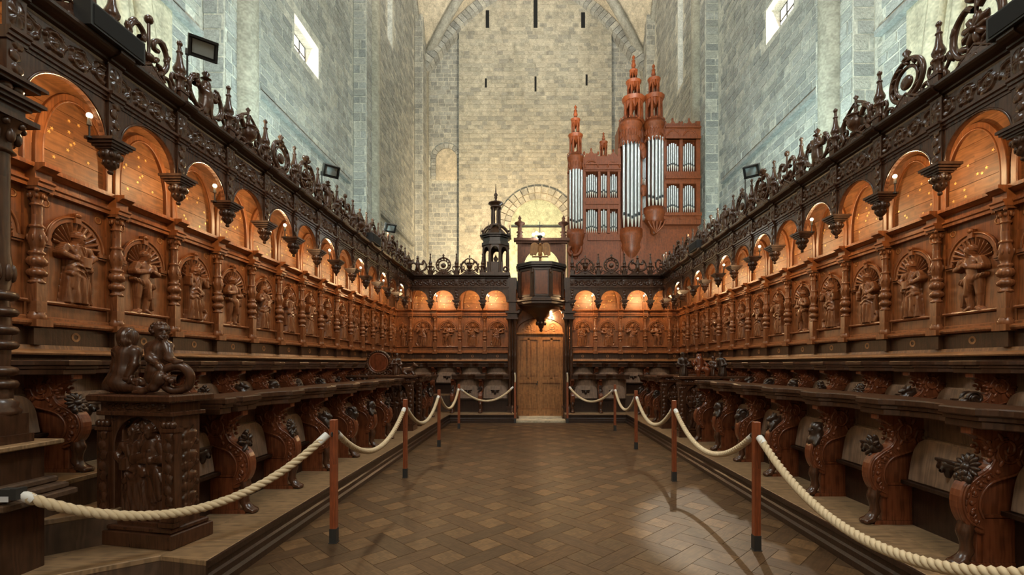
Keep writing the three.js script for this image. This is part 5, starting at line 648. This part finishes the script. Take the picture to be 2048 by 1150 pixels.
{ // lantern turret
  const t = thing('lantern_turret', 'dark open lantern turret with needle spire left of the pulpit', 'turret', [-1.08, 3.66, BZ + 0.30]);
  const oct = (r, y0, y1, b = 0) => slab([...Array(8).keys()].map(i => [r * Math.cos(PI / 8 + i * PI / 4), r * Math.sin(PI / 8 + i * PI / 4)]), y0, y1, b), cols = (r, y0, y1, rad, n = 8, a0 = PI / 8) => [...Array(n).keys()].map(i => lathe([[rad * 1.4, y0], [rad, y0 + 0.04], [rad * 1.1, (y0 + y1) / 2], [rad * 0.8, y1 - 0.04], [rad * 1.4, y1]], 8, r * Math.cos(a0 + i * 2 * PI / n), 0, r * Math.sin(a0 + i * 2 * PI / n)));
  part(t, 'plinth', J([bb(-0.38, 0.38, 0, 0.07, -0.28, 0.36), bb(-0.2, 0.2, 0.07, 0.34, 0.2, 0.32), ...[-1, 1].map(q => at(scroll(q * 0.27, 0.15, 0.09, 0.02, -PI / 2, 1.4, 0.025, 24, q), 0, 0, 0.28))]), M.dark);
  for (const g of cols(0.33, 0.07, 0.78, 0.035)) part(t, 'colonnette', J([g]), M.dark);
  part(t, 'arcade', J([...Array(8).keys()].map(i => { const a = i * PI / 4, s = poly([[-0.125, 0.58], [-0.125, 0.80], [0.125, 0.80], [0.125, 0.58], [0.10, 0.58]]); for (let k = 1; k < 10; k++) s.lineTo(0.10 * Math.cos(PI * k / 10), 0.60 + 0.14 * Math.sin(PI * k / 10)); s.lineTo(-0.10, 0.58); return extr(s, 0.03).translate(0, 0, 0.295).rotateY(PI / 2 - a); })), M.dark);
  part(t, 'cornice', J([oct(0.37, 0.78, 0.86, 0.006), oct(0.34, 0.86, 0.98), oct(0.38, 0.98, 1.02, 0.006), oct(0.42, 1.02, 1.06, 0.008)]), M.black);
  part(t, 'ribbed_dome', J([...Array(8).keys()].map(i => { const a = PI / 8 + i * PI / 4, c = Math.cos(a), s = Math.sin(a); return [tube([[0.36 * c, 1.06, 0.36 * s], [0.31 * c, 1.2, 0.31 * s], [0.20 * c, 1.30, 0.20 * s], [0.13 * c, 1.33, 0.13 * s]], 0.025, 12, 6), cyl(0.006, 0.012, 0.26, 0.40 * c, 1.19, 0.40 * s, 6), ball(0.03, 0.36 * c, 1.16, 0.36 * s)]; }).concat([[lathe([[0.30, 1.06], [0.24, 1.16], [0.14, 1.26], [0.1, 1.3]], 16)]])), M.dark);
  part(t, 'upper_platform', J([oct(0.16, 1.32, 1.36, 0.005)]), M.dark); for (const g of cols(0.10, 1.36, 1.78, 0.026, 6, 0)) part(t, 'upper_colonnette', J([g]), M.dark);
  part(t, 'cap', J([lathe([[0.0, 1.78], [0.14, 1.78], [0.14, 1.83], [0.12, 1.85], [0.20, 1.90], [0.19, 1.93], [0.08, 1.96], [0.03, 2.0], [0.025, 2.04], [0.045, 2.06], [0.03, 2.09], [0.05, 2.12], [0.045, 2.16], [0.015, 2.19], [0.018, 2.22], [0.006, 2.40], [0.014, 2.405], [0, 2.42]], 12)]), M.dark);
  part(t, 'inner_urn', J([lathe([[0.10, 0.34], [0.12, 0.37], [0.03, 0.40], [0.07, 0.48], [0.02, 0.55], [0.0, 0.62]], 10)]), M.dark);
}
// ---------------------------------------------------------------- organ
{
  const D = 17.9, X = p => (p - 1065) * D / F + CX, Y = p => EYE + (728 - p) * D / F, z0 = -D;
  const t = thing('pipe_organ', 'large red-brown pipe organ with spired towers in the far right corner', 'organ', [0, 0, z0]);
  const pipeGeo = memo('pipe', () => J([cyl(0.5, 0.5, 1, 0, 0.5, 0, 10)])), footGeo = memo('foot', () => J([cyl(0.5, 0.14, 1, 0, 0.5, 0, 10)])), mouthGeo = memo('mouth', () => J([bx(0.6, 1, 0.1, 0, 0.5, 0.48)]));
  function pipes(x0, x1, y0, y1, n, round, arch, z = 0) {
    const w = (x1 - x0) / n; for (let i = 0; i < n; i++) { const q = (i + 0.5) / n * 2 - 1, x = x0 + (i + 0.5) * w, zz = z + (round ? 0.32 * Math.sqrt(1 - q * q * 0.9) : 0), f = 0.10 + 0.06 * (arch ? 1 - Math.abs(q) : Math.abs(q)), H = (y1 - y0), fh = H * f * (H > 2 ? 1 : 1.6), d = w * 0.88, top = y1 - (arch ? H * 0.16 * q * q : 0); const p = part(t, 'organ_pipe', pipeGeo, M.pipe); p.position.set(x, y0 + fh, zz); p.scale.set(d, top - y0 - fh, d); const ft = part(p, 'pipe_foot', footGeo, M.pipeFoot); ft.scale.set(1, fh / (top - y0 - fh), 1); ft.position.y = -fh / (top - y0 - fh); const m = part(p, 'pipe_mouth', mouthGeo, M.mouth); m.scale.set(1, Math.min(0.12, d * 0.9 / (top - y0 - fh)), 1); m.position.y = 0.004; }
  }
  const box = (a, b, c, d, za, zb) => bb(X(a), X(b), Y(d), Y(c), za, zb);
  function spire(cx, pts, w, mat) { // stacked open lanterns
    const L = []; let r = w; pts.forEach(([ya, yb, rr], i) => { const y0 = Y(ya), y1 = Y(yb), h = y1 - y0, n = 6; for (let k = 0; k < n; k++) { const a = k * PI / 3; L.push(cyl(rr * 0.16, rr * 0.2, h, X(cx) + rr * 0.85 * Math.cos(a), (y0 + y1) / 2, rr * 0.85 * Math.sin(a), 6)); const s = poly([[-rr * 0.42, h * 0.55], [-rr * 0.42, h * 0.9], [rr * 0.42, h * 0.9], [rr * 0.42, h * 0.55], [rr * 0.2, h * 0.75], [-rr * 0.2, h * 0.75]]); L.push(extr(s, 0.05).translate(0, y0, rr * 0.7).rotateY(a + PI / 6).translate(X(cx), 0, 0)); } L.push(cyl(rr * 1.25, rr * 1.05, h * 0.14, X(cx), y1 - h * 0.05, 0, 12), cyl(rr * 1.1, rr * 1.2, h * 0.12, X(cx), y0 + h * 0.04, 0, 12)); });
    return L;
  }
  const top = (x, y, s) => [lathe([[0.10 * s, 0], [0.14 * s, 0.06 * s], [0.06 * s, 0.12 * s], [0.11 * s, 0.24 * s], [0.07 * s, 0.36 * s], [0.09 * s, 0.44 * s], [0.03 * s, 0.5 * s], [0.08 * s, 0.6 * s], [0, 0.72 * s]], 8, X(x), Y(y), 0)];
  // case carcass
  part(t, 'lower_case', J([box(1136, 1400, 432, 780, -0.9, -0.1), box(1136, 1245, 462, 560, -0.4, 0.05), box(1240, 1290, 458, 560, -0.4, 0.12), box(1325, 1400, 428, 450, -0.5, 0.1), box(1175, 1240, 470, 482, -0.2, 0.12), box(1245, 1285, 478, 540, 0.1, 0.2)]), M.organ);
  part(t, 'back_case', J([box(1138, 1240, 318, 470, -0.9, -0.12), box(1238, 1330, 250, 460, -0.9, -0.12), box(1326, 1398, 250, 440, -0.9, -0.12)]), M.organ);
  const stile = (x, a, b, w = 5) => box(x - w / 2, x + w / 2, a, b, -0.12, 0.14);
  for (const g of [stile(1168, 318, 468), stile(1197.5, 318, 468), stile(1216, 320, 468), stile(1237, 300, 470), stile(1281, 290, 460, 4), stile(1328, 248, 440, 6), stile(1360, 248, 440, 6), stile(1394, 246, 440, 8)]) part(t, 'stile', J([g]), M.organ);
  const tiers = (x0, x1, a, b, ap) => { const s = poly([[X(x0), Y(b)], [X(x1), Y(b)], [X(x1), Y(a)], [X(x0), Y(a)]]); return s; };
  for (const g of [[box(1168, 1240, 316, 346, -0.2, 0.16), box(1168, 1240, 330, 333, 0.1, 0.21), box(1168, 1240, 340, 343, 0.1, 0.2)], [box(1168, 1236, 398, 420, -0.1, 0.13), box(1170, 1236, 406, 411, 0.1, 0.18)], [box(1328, 1398, 256, 282, -0.2, 0.18), box(1328, 1398, 278, 282, 0.1, 0.23), box(1328, 1398, 258, 261, 0.1, 0.24)], [box(1328, 1398, 346, 370, -0.2, 0.15), box(1328, 1398, 356, 361, 0.1, 0.22)], [box(1326, 1400, 428, 434, -0.2, 0.2)]]) part(t, 'cornice', J(g), M.organ);
  for (const [x, a] of [[1182, 316], [1226, 318], [1344, 256], [1377, 256]]) part(t, 'crest_gable', J([at(extr(poly([[-0.26, 0], [0.26, 0], [0.2, 0.14], [0.1, 0.12], [0, 0.26], [-0.1, 0.12], [-0.2, 0.14]]), 0.08), X(x), Y(a), 0.02), ...[-0.26, 0, 0.26].map(q => ball(0.05, X(x) + q, Y(a) + 0.16 + (q ? 0 : 0.12), 0.05, 0.8, 1.5, 0.8)), at(new THREE.TorusGeometry(0.24, 0.03, 6, 14, PI), X(x), Y(a) - 0.42, 0.18)]), M.organ);
  const round = (cx, w, ya, yb, o = 1.12) => { const r = X(cx + w) - X(cx), y0 = Y(yb), y1 = Y(ya), h = y1 - y0; return [lathe([[r * 0.98, y0], [r * 1.02, y0 + h * 0.1], [r * 0.96, y0 + h * 0.2], [r * 0.96, y0 + h * 0.6], [r * 1.04, y0 + h * 0.7], [r * o, y0 + h * 0.85], [r * o, y1], [0, y1]], 20, X(cx), 0, 0)]; };
  const corbel = (cx, w, ya, yb) => { const r = X(cx + w) - X(cx), y0 = Y(yb), y1 = Y(ya), h = y1 - y0; return [lathe([[0.05, y0], [r * 0.3, y0 + h * 0.05], [r * 0.35, y0 + h * 0.25], [r * 0.7, y0 + h * 0.4], [r * 0.95, y0 + h * 0.55], [r * 0.9, y0 + h * 0.65], [r * 1.08, y0 + h * 0.8], [r * 1.08, y1], [0, y1]], 20, X(cx), 0, 0)]; };
  const ribs = (cx, w, ya, yb, n) => { const r = X(cx + w) - X(cx), y0 = Y(yb), h = Y(ya) - y0, L = []; for (let i = 0; i < n; i++) { const a = PI * (i + 0.5) / n; L.push(ball(r * 0.13, X(cx) + r * 0.97 * Math.cos(a), y0 + h * 0.42, r * 0.97 * Math.sin(a), 0.8, h * 0.16 / (r * 0.13), 0.6, 6, 6)); L.push(ball(r * 0.09, X(cx) + r * 1.06 * Math.cos(a), y0 - 0.02, r * 1.06 * Math.sin(a), 1, 2.2, 1, 6, 5)); L.push(ball(r * 0.08, X(cx) + r * 1.1 * Math.cos(a), y0 + h + 0.05, r * 1.1 * Math.sin(a), 0.8, 1.6, 0.8, 6, 5)); } return L; };
  for (const q of [[1151, 15, 313, 346, 9], [1261, 21, 246, 292, 11], [1308, 19, 246, 284, 11]]) part(t, 'tower_head_carving', J(ribs(...q)), M.organ);
  part(t, 'tower_head', J(round(1151, 15, 313, 346)), M.organ); part(t, 'tower_head', J(round(1261, 21, 246, 292)), M.organ); part(t, 'tower_head', J(round(1308, 19, 246, 284)), M.organ);
  part(t, 'tower_corbel', J(corbel(1151, 17, 462, 520)), M.organ); part(t, 'tower_corbel', J(corbel(1261, 22, 460, 545)), M.organ); part(t, 'tower_corbel', J(corbel(1308, 21, 418, 470)), M.organ);
  part(t, 'carved_mask', J([ball(0.2, X(1281), Y(300), 0.2, 0.7, 1, 0.6), ball(0.14, X(1284), Y(312), 0.25, 0.8, 1.6, 0.6)]), M.organ); part(t, 'carved_boss', J([ball(0.16, X(1284), Y(383), 0.2, 0.8, 1.2, 0.6), ball(0.1, X(1284), Y(390), 0.24, 0.8, 1.4, 0.6)]), M.organ);
  part(t, 'corbel_foliage', J([...[0, 1, 2, 3, 4].map(i => at(tube([[0, 0, 0], [(i - 2) * 0.1, 0.2, 0.1], [(i - 2) * 0.16, 0.4, 0.12]], 0.04, 8, 5), X(1308), Y(470), 0.3))]), M.organ);
  part(t, 'spire', J([...spire(1151, [[313, 272, 0.23], [272, 240, 0.15]], 0.23), ...top(1151, 240, 0.8)]), M.organ);
  part(t, 'spire', J([...spire(1207, [[316, 285, 0.13]], 0.13), ...top(1207, 285, 0.55)]), M.organ);
  part(t, 'spire', J([...spire(1267, [[248, 200, 0.36], [200, 165, 0.24], [165, 142, 0.13]], 0.36), ...top(1267, 142, 0.85)]), M.organ);
  part(t, 'spire', J([...spire(1308, [[246, 196, 0.32], [196, 160, 0.2]], 0.32), ...top(1307, 160, 0.85)]), M.organ);
  pipes(X(1137), X(1165), Y(464), Y(345), 5, true, false); pipes(X(1171), X(1194.5), Y(396), Y(350), 6, false, true, 0.04); pipes(X(1171), X(1194.5), Y(467), Y(420), 6, false, true, 0.04); pipes(X(1200.5), X(1213.5), Y(396), Y(350), 3, false, true, 0.06); pipes(X(1200.5), X(1213.5), Y(466), Y(420), 3, false, true, 0.06); pipes(X(1219), X(1234), Y(396), Y(350), 4, false, true, 0.04); pipes(X(1219), X(1234), Y(466), Y(424), 4, false, true, 0.04);
  pipes(X(1242), X(1279), Y(461), Y(288), 5, true, false); pipes(X(1283.5), X(1291), Y(372), Y(316), 3, false, false, 0.06); pipes(X(1283.5), X(1291), Y(442), Y(394), 3, false, false, 0.06); pipes(X(1292), X(1325), Y(421), Y(280), 5, true, false);
  pipes(X(1332), X(1356.5), Y(345), Y(288), 6, false, true, 0.06); pipes(X(1364), X(1388.5), Y(345), Y(288), 6, false, true, 0.06); pipes(X(1332), X(1356.5), Y(427), Y(372), 6, false, true, 0.06); pipes(X(1364), X(1388.5), Y(427), Y(372), 6, false, true, 0.06);
  part(t, 'side_scroll', J([at(scroll(0, 0, 0.34, 0.06, PI / 2, 1.2, 0.07, 30, -1), X(1146), Y(500), 0.1)]), M.organ);
  for (let i = 0; i < 3; i++) { const s = thing('stone_gallery_pier', `masonry pier carrying the organ, ${ORD[i]} from the left`, 'pier', [X([1160, 1265, 1380][i]), 0, z0 - 0.5]); part(s, 'pier_shaft', J([bb(-0.3, 0.3, -0.03, Y(782), -0.3, 0.3)]), M.quoin); }
}
// ---------------------------------------------------------------- rope posts and ropes
const postL = [[-1.71, -3.78], [-1.72, -5.94], [-1.74, -8.18], [-1.75, -10.46]], postR = [[1.58, -3.63], [1.59, -5.77], [1.60, -7.94], [1.63, -10.14]], doorP = [[-0.55, -11.43], [0.71, -11.43]];
function ropePost(x, z, label) {
  const t = thing('rope_post', label, 'post', [x, 0, z], 0, 'rope barrier posts');
  part(t, 'wooden_shaft', memo('post', () => J([extr(poly([[-0.02, -0.02], [0.02, -0.02], [0.02, 0.02], [-0.02, 0.02]]), 0.86, 0.004).rotateX(-PI / 2).translate(0, 0.115, 0)])), M.post);
  part(t, 'metal_shoe', memo('shoe', () => J([bb(-0.027, 0.027, 0.003, 0.115, -0.027, 0.027), bb(-0.032, 0.032, 0, 0.006, -0.032, 0.032)])), M.iron);
  for (const s of [-1, 1]) part(t, 'hook', memo('hook' + s, () => J([at(new THREE.TorusGeometry(0.016, 0.004, 6, 14).rotateY(PI / 2), 0, 0.865, s * 0.038), bx(0.008, 0.008, 0.02, 0, 0.865, s * 0.026)])), M.iron);
}
postL.forEach(([x, z], i) => ropePost(x, z, `red-brown rope post, ${ORD[i]} along the left side from the viewer`)); postR.forEach(([x, z], i) => ropePost(x, z, `red-brown rope post, ${ORD[i]} along the right side from the viewer`)); doorP.forEach(([x, z], i) => ropePost(x, z, `red-brown rope post to the ${i ? 'right' : 'left'} of the doorway`)); ropePost(1.56, -1.25, 'red-brown rope post nearest the viewer on the right, outside the picture');
function rope(a, b, sag, label, rad = 0.026) {
  const t = thing('barrier_rope', label, 'rope', [0, 0, 0], 0, 'cream barrier ropes'); const A = V3(...a), Bv = V3(...b), dir = Bv.clone().sub(A), len = dir.length(), u = dir.clone().setY(0).normalize(), side = V3(-u.z, 0, u.x);
  const P = s => V3(A.x + dir.x * s, A.y + dir.y * s - 4 * sag * s * (1 - s), A.z + dir.z * s), arc = len * (1 + 2.6 * (sag / len) ** 2), turns = arc / (rad * 4.6), n = Math.ceil(turns * 9), s0 = 0.035 / len * 1.2, s1 = 1 - s0;
  const L = []; for (let k = 0; k < 3; k++) { const pts = []; for (let i = 0; i <= n; i++) { const f = i / n, s = s0 + (s1 - s0) * f, p = P(s), q = P(s + 0.001).sub(P(s - 0.001)).normalize(), nn = V3().crossVectors(q, side).normalize(), ph = f * turns * 2 * PI + k * 2 * PI / 3; p.addScaledVector(side, rad * 0.5 * Math.cos(ph)).addScaledVector(nn, rad * 0.5 * Math.sin(ph)); pts.push(p); } L.push(new THREE.TubeGeometry(new THREE.CatmullRomCurve3(pts), n, rad * 0.56, 6, false)); }
  part(t, 'twisted_strands', J(L), M.rope);
  for (const [s, e] of [[0, s0 * 1.6], [1, 1 - s0 * 1.6]]) { const p = P(s), q = P(e); const c = part(t, 'end_cap', J([tube([[p.x, p.y, p.z], [(p.x + q.x) / 2, (p.y + q.y) / 2, (p.z + q.z) / 2], [q.x, q.y, q.z]], rad * 0.98, 4, 10)]), M.ropeEnd); }
}
const HK = 0.865, lk = 0.055;
rope([-2.93, 0.72, -2.57], [-1.745, HK, -3.74], 0.33, 'thick cream rope sagging before the carved bench end at the lower left', 0.03);
for (let i = 0; i < 3; i++) rope([postL[i][0], HK, postL[i][1] - lk], [postL[i + 1][0], HK, postL[i + 1][1] + lk], 0.31, `cream rope between the ${ORD[i]} and ${ORD[i + 1]} posts on the left`);
rope([postL[3][0] + 0.03, HK, postL[3][1] - lk], [doorP[0][0] - 0.05, HK, doorP[0][1]], 0.30, 'cream rope from the last left post to the doorway');
for (let i = 0; i < 3; i++) rope([postR[i][0], HK, postR[i][1] - lk], [postR[i + 1][0], HK, postR[i + 1][1] + lk], 0.31, `cream rope between the ${ORD[i]} and ${ORD[i + 1]} posts on the right`);
rope([postR[3][0] - 0.03, HK, postR[3][1] - lk], [doorP[1][0] + 0.05, HK, doorP[1][1]], 0.30, 'cream rope from the last right post to the doorway');
rope([1.56, HK, -1.25 - lk], [postR[0][0], HK, postR[0][1] + lk], 0.345, 'thick cream rope running out of the picture at the lower right', 0.028);
for (const [i, p] of doorP.entries()) { const t = thing('barrier_rope', `short hanging end of cream rope on the post ${i ? 'right' : 'left'} of the doorway`, 'rope', [p[0], 0, p[1]], 0, 'cream barrier ropes'); part(t, 'twisted_strands', J([tube([[0, 0.985, 0], [0.005, 1.08, 0], [-0.005, 1.2, 0]], 0.02, 10, 7)]), M.rope); part(t, 'end_cap', J([cyl(0.02, 0.02, 0.02, -0.005, 1.2, 0)]), M.ropeEnd); }
{ const t = thing('rope_hook', 'dark clasp fixing the rope to the pedestal at the left edge', 'clasp', [-2.96, 0.02, -2.57]); part(t, 'clasp_plate', J([bx(0.09, 0.05, 0.05, 0.0, 0.70, 0), bx(0.03, 0.06, 0.06, 0.05, 0.70, 0)]), M.iron); part(t, 'paper_tag', J([bx(0.05, 0.03, 0.002, 0.0, 0.675, 0.028)]), plain(0.6, 0.6, 0.62)); }
// ---------------------------------------------------------------- floodlights and boxes on the canopies
function floodlight(x, z, y, turn, label) {
  const t = thing('floodlight', label, 'floodlight', [x, y, z], turn, 'black floodlights on the canopies');
  part(t, 'housing', J([bx(0.19, 0.15, 0.06, 0, 0.08, 0), bx(0.22, 0.02, 0.10, 0, 0.16, 0.02), bx(0.02, 0.16, 0.09, -0.10, 0.08, 0.015), bx(0.02, 0.16, 0.09, 0.10, 0.08, 0.015), bx(0.2, 0.015, 0.08, 0, 0.005, 0.015)].map(g => g.rotateX(0.5))), M.lampCase); part(t, 'glass_front', J([bx(0.16, 0.11, 0.01, 0, 0.085, 0.033).rotateX(0.5)]), M.glass);
  part(t, 'stand', J([cyl(0.008, 0.008, 0.5, -0.11, -0.20, 0), bx(0.03, 0.05, 0.03, -0.11, 0.02, 0)]), M.iron);
}
floodlight(-3.12, -4.30, 4.18, 0.7, 'black floodlight on a stand at the second large crest on the left'); floodlight(-3.12, -7.0, 4.18, 0.7, 'black floodlight above the middle of the left cresting'); floodlight(-3.12, -9.9, 4.18, 0.7, 'black floodlight far along the left cresting'); floodlight(3.12, -7.0, 4.18, -0.7, 'black floodlight above the middle of the right cresting');
function speaker(x, z, label) { const t = thing('loudspeaker', label, 'loudspeaker', [x, 3.665, z], 0, 'black boxes on the cornices'); part(t, 'cabinet', J([bb(-0.06, 0.06, 0, 0.16, -0.22, 0.22)]), M.lampCase); part(t, 'grille', J([bb(x < 0 ? 0.06 : -0.066, x < 0 ? 0.066 : -0.06, 0.015, 0.145, -0.2, 0.2)]), M.slot); }
speaker(-3.10, -3.35, 'long black box on the cornice at the upper left'); speaker(3.10, -3.1, 'long black box on the cornice at the upper right'); speaker(-3.10, -8.9, 'black box far along the left cornice'); speaker(3.10, -9.4, 'black box far along the right cornice');
// uplights lying on the canopy roofs: their cool light washes the nave walls
function uplight(x, z, target, power, color, label, ang = 1.25, pen = 0.7) {
  const t = thing('uplight', label, 'floodlight', [x, 3.67, z], 0, 'uplights on the canopy roofs');
  part(t, 'housing', J([bb(-0.10, 0.10, 0, 0.08, -0.16, 0.16)]), M.lampCase); if (z < -13) part(t, 'stand', J([cyl(0.03, 0.03, 3.68, 0, -1.84, 0), bb(-0.3, 0.3, -3.7, -3.66, -0.3, 0.3)]), M.iron); part(t, 'lens', J([bb(-0.085, 0.085, 0.08, 0.085, -0.14, 0.14)]), M.cold);
  const l = new THREE.SpotLight(C(...color), power, 0, ang, pen, 2); l.position.set(0, 0.13, 0); l.target.position.set(target[0] - x, target[1] - 3.67, target[2] - z); t.add(l); t.add(l.target); l.castShadow = true; l.shadow.radius = 4; l.target.name = 'light_aim'; l.name = 'uplight_lamp';
}
for (const s of [-1, 1]) for (const [z, f] of [[-5.2, 0.8], [-8.0, 1.0], [-11.4, 1.3]]) uplight(s * 3.55, z, [s * 7, 11.5, z - 4.2], LAMP.up * f, LAMP.upColor, `uplight on the ${s < 0 ? 'left' : 'right'} canopy roof, ${z > -6 ? 'nearest' : z > -9 ? 'middle' : 'farthest'} one`);
uplight(-0.8, -20.2, [-0.4, 7.5, TOWERZ], LAMP.tower, LAMP.towerColor, 'warm uplight behind the rear screen washing the tower wall', 1.0, 1);
for (const s of [-1, 1]) uplight(s * 3.55, -9.7, [-s * 2, 23.5, -21.5], LAMP.vault, LAMP.vaultColor, `uplight on the ${s < 0 ? 'left' : 'right'} canopy roof turned to the vault`, 0.48, 1);
// sunlight slipping through the far right lancet onto the floor
{ const l = new THREE.SpotLight(C(1, 0.88, 0.68), 600, 0, 0.036, 0.25, 2); l.position.set(6.85, 15.0, -22.9); l.target.position.set(1.62, 0, -4.25); l.target.name = 'light_aim'; l.name = 'lancet_sunlight'; l.castShadow = true; l.shadow.radius = 3; scene.add(l, l.target); }
scene.traverse(o => { if (o.isMesh) { o.castShadow = true; o.receiveShadow = true; } });
renderer.render(scene, camera);
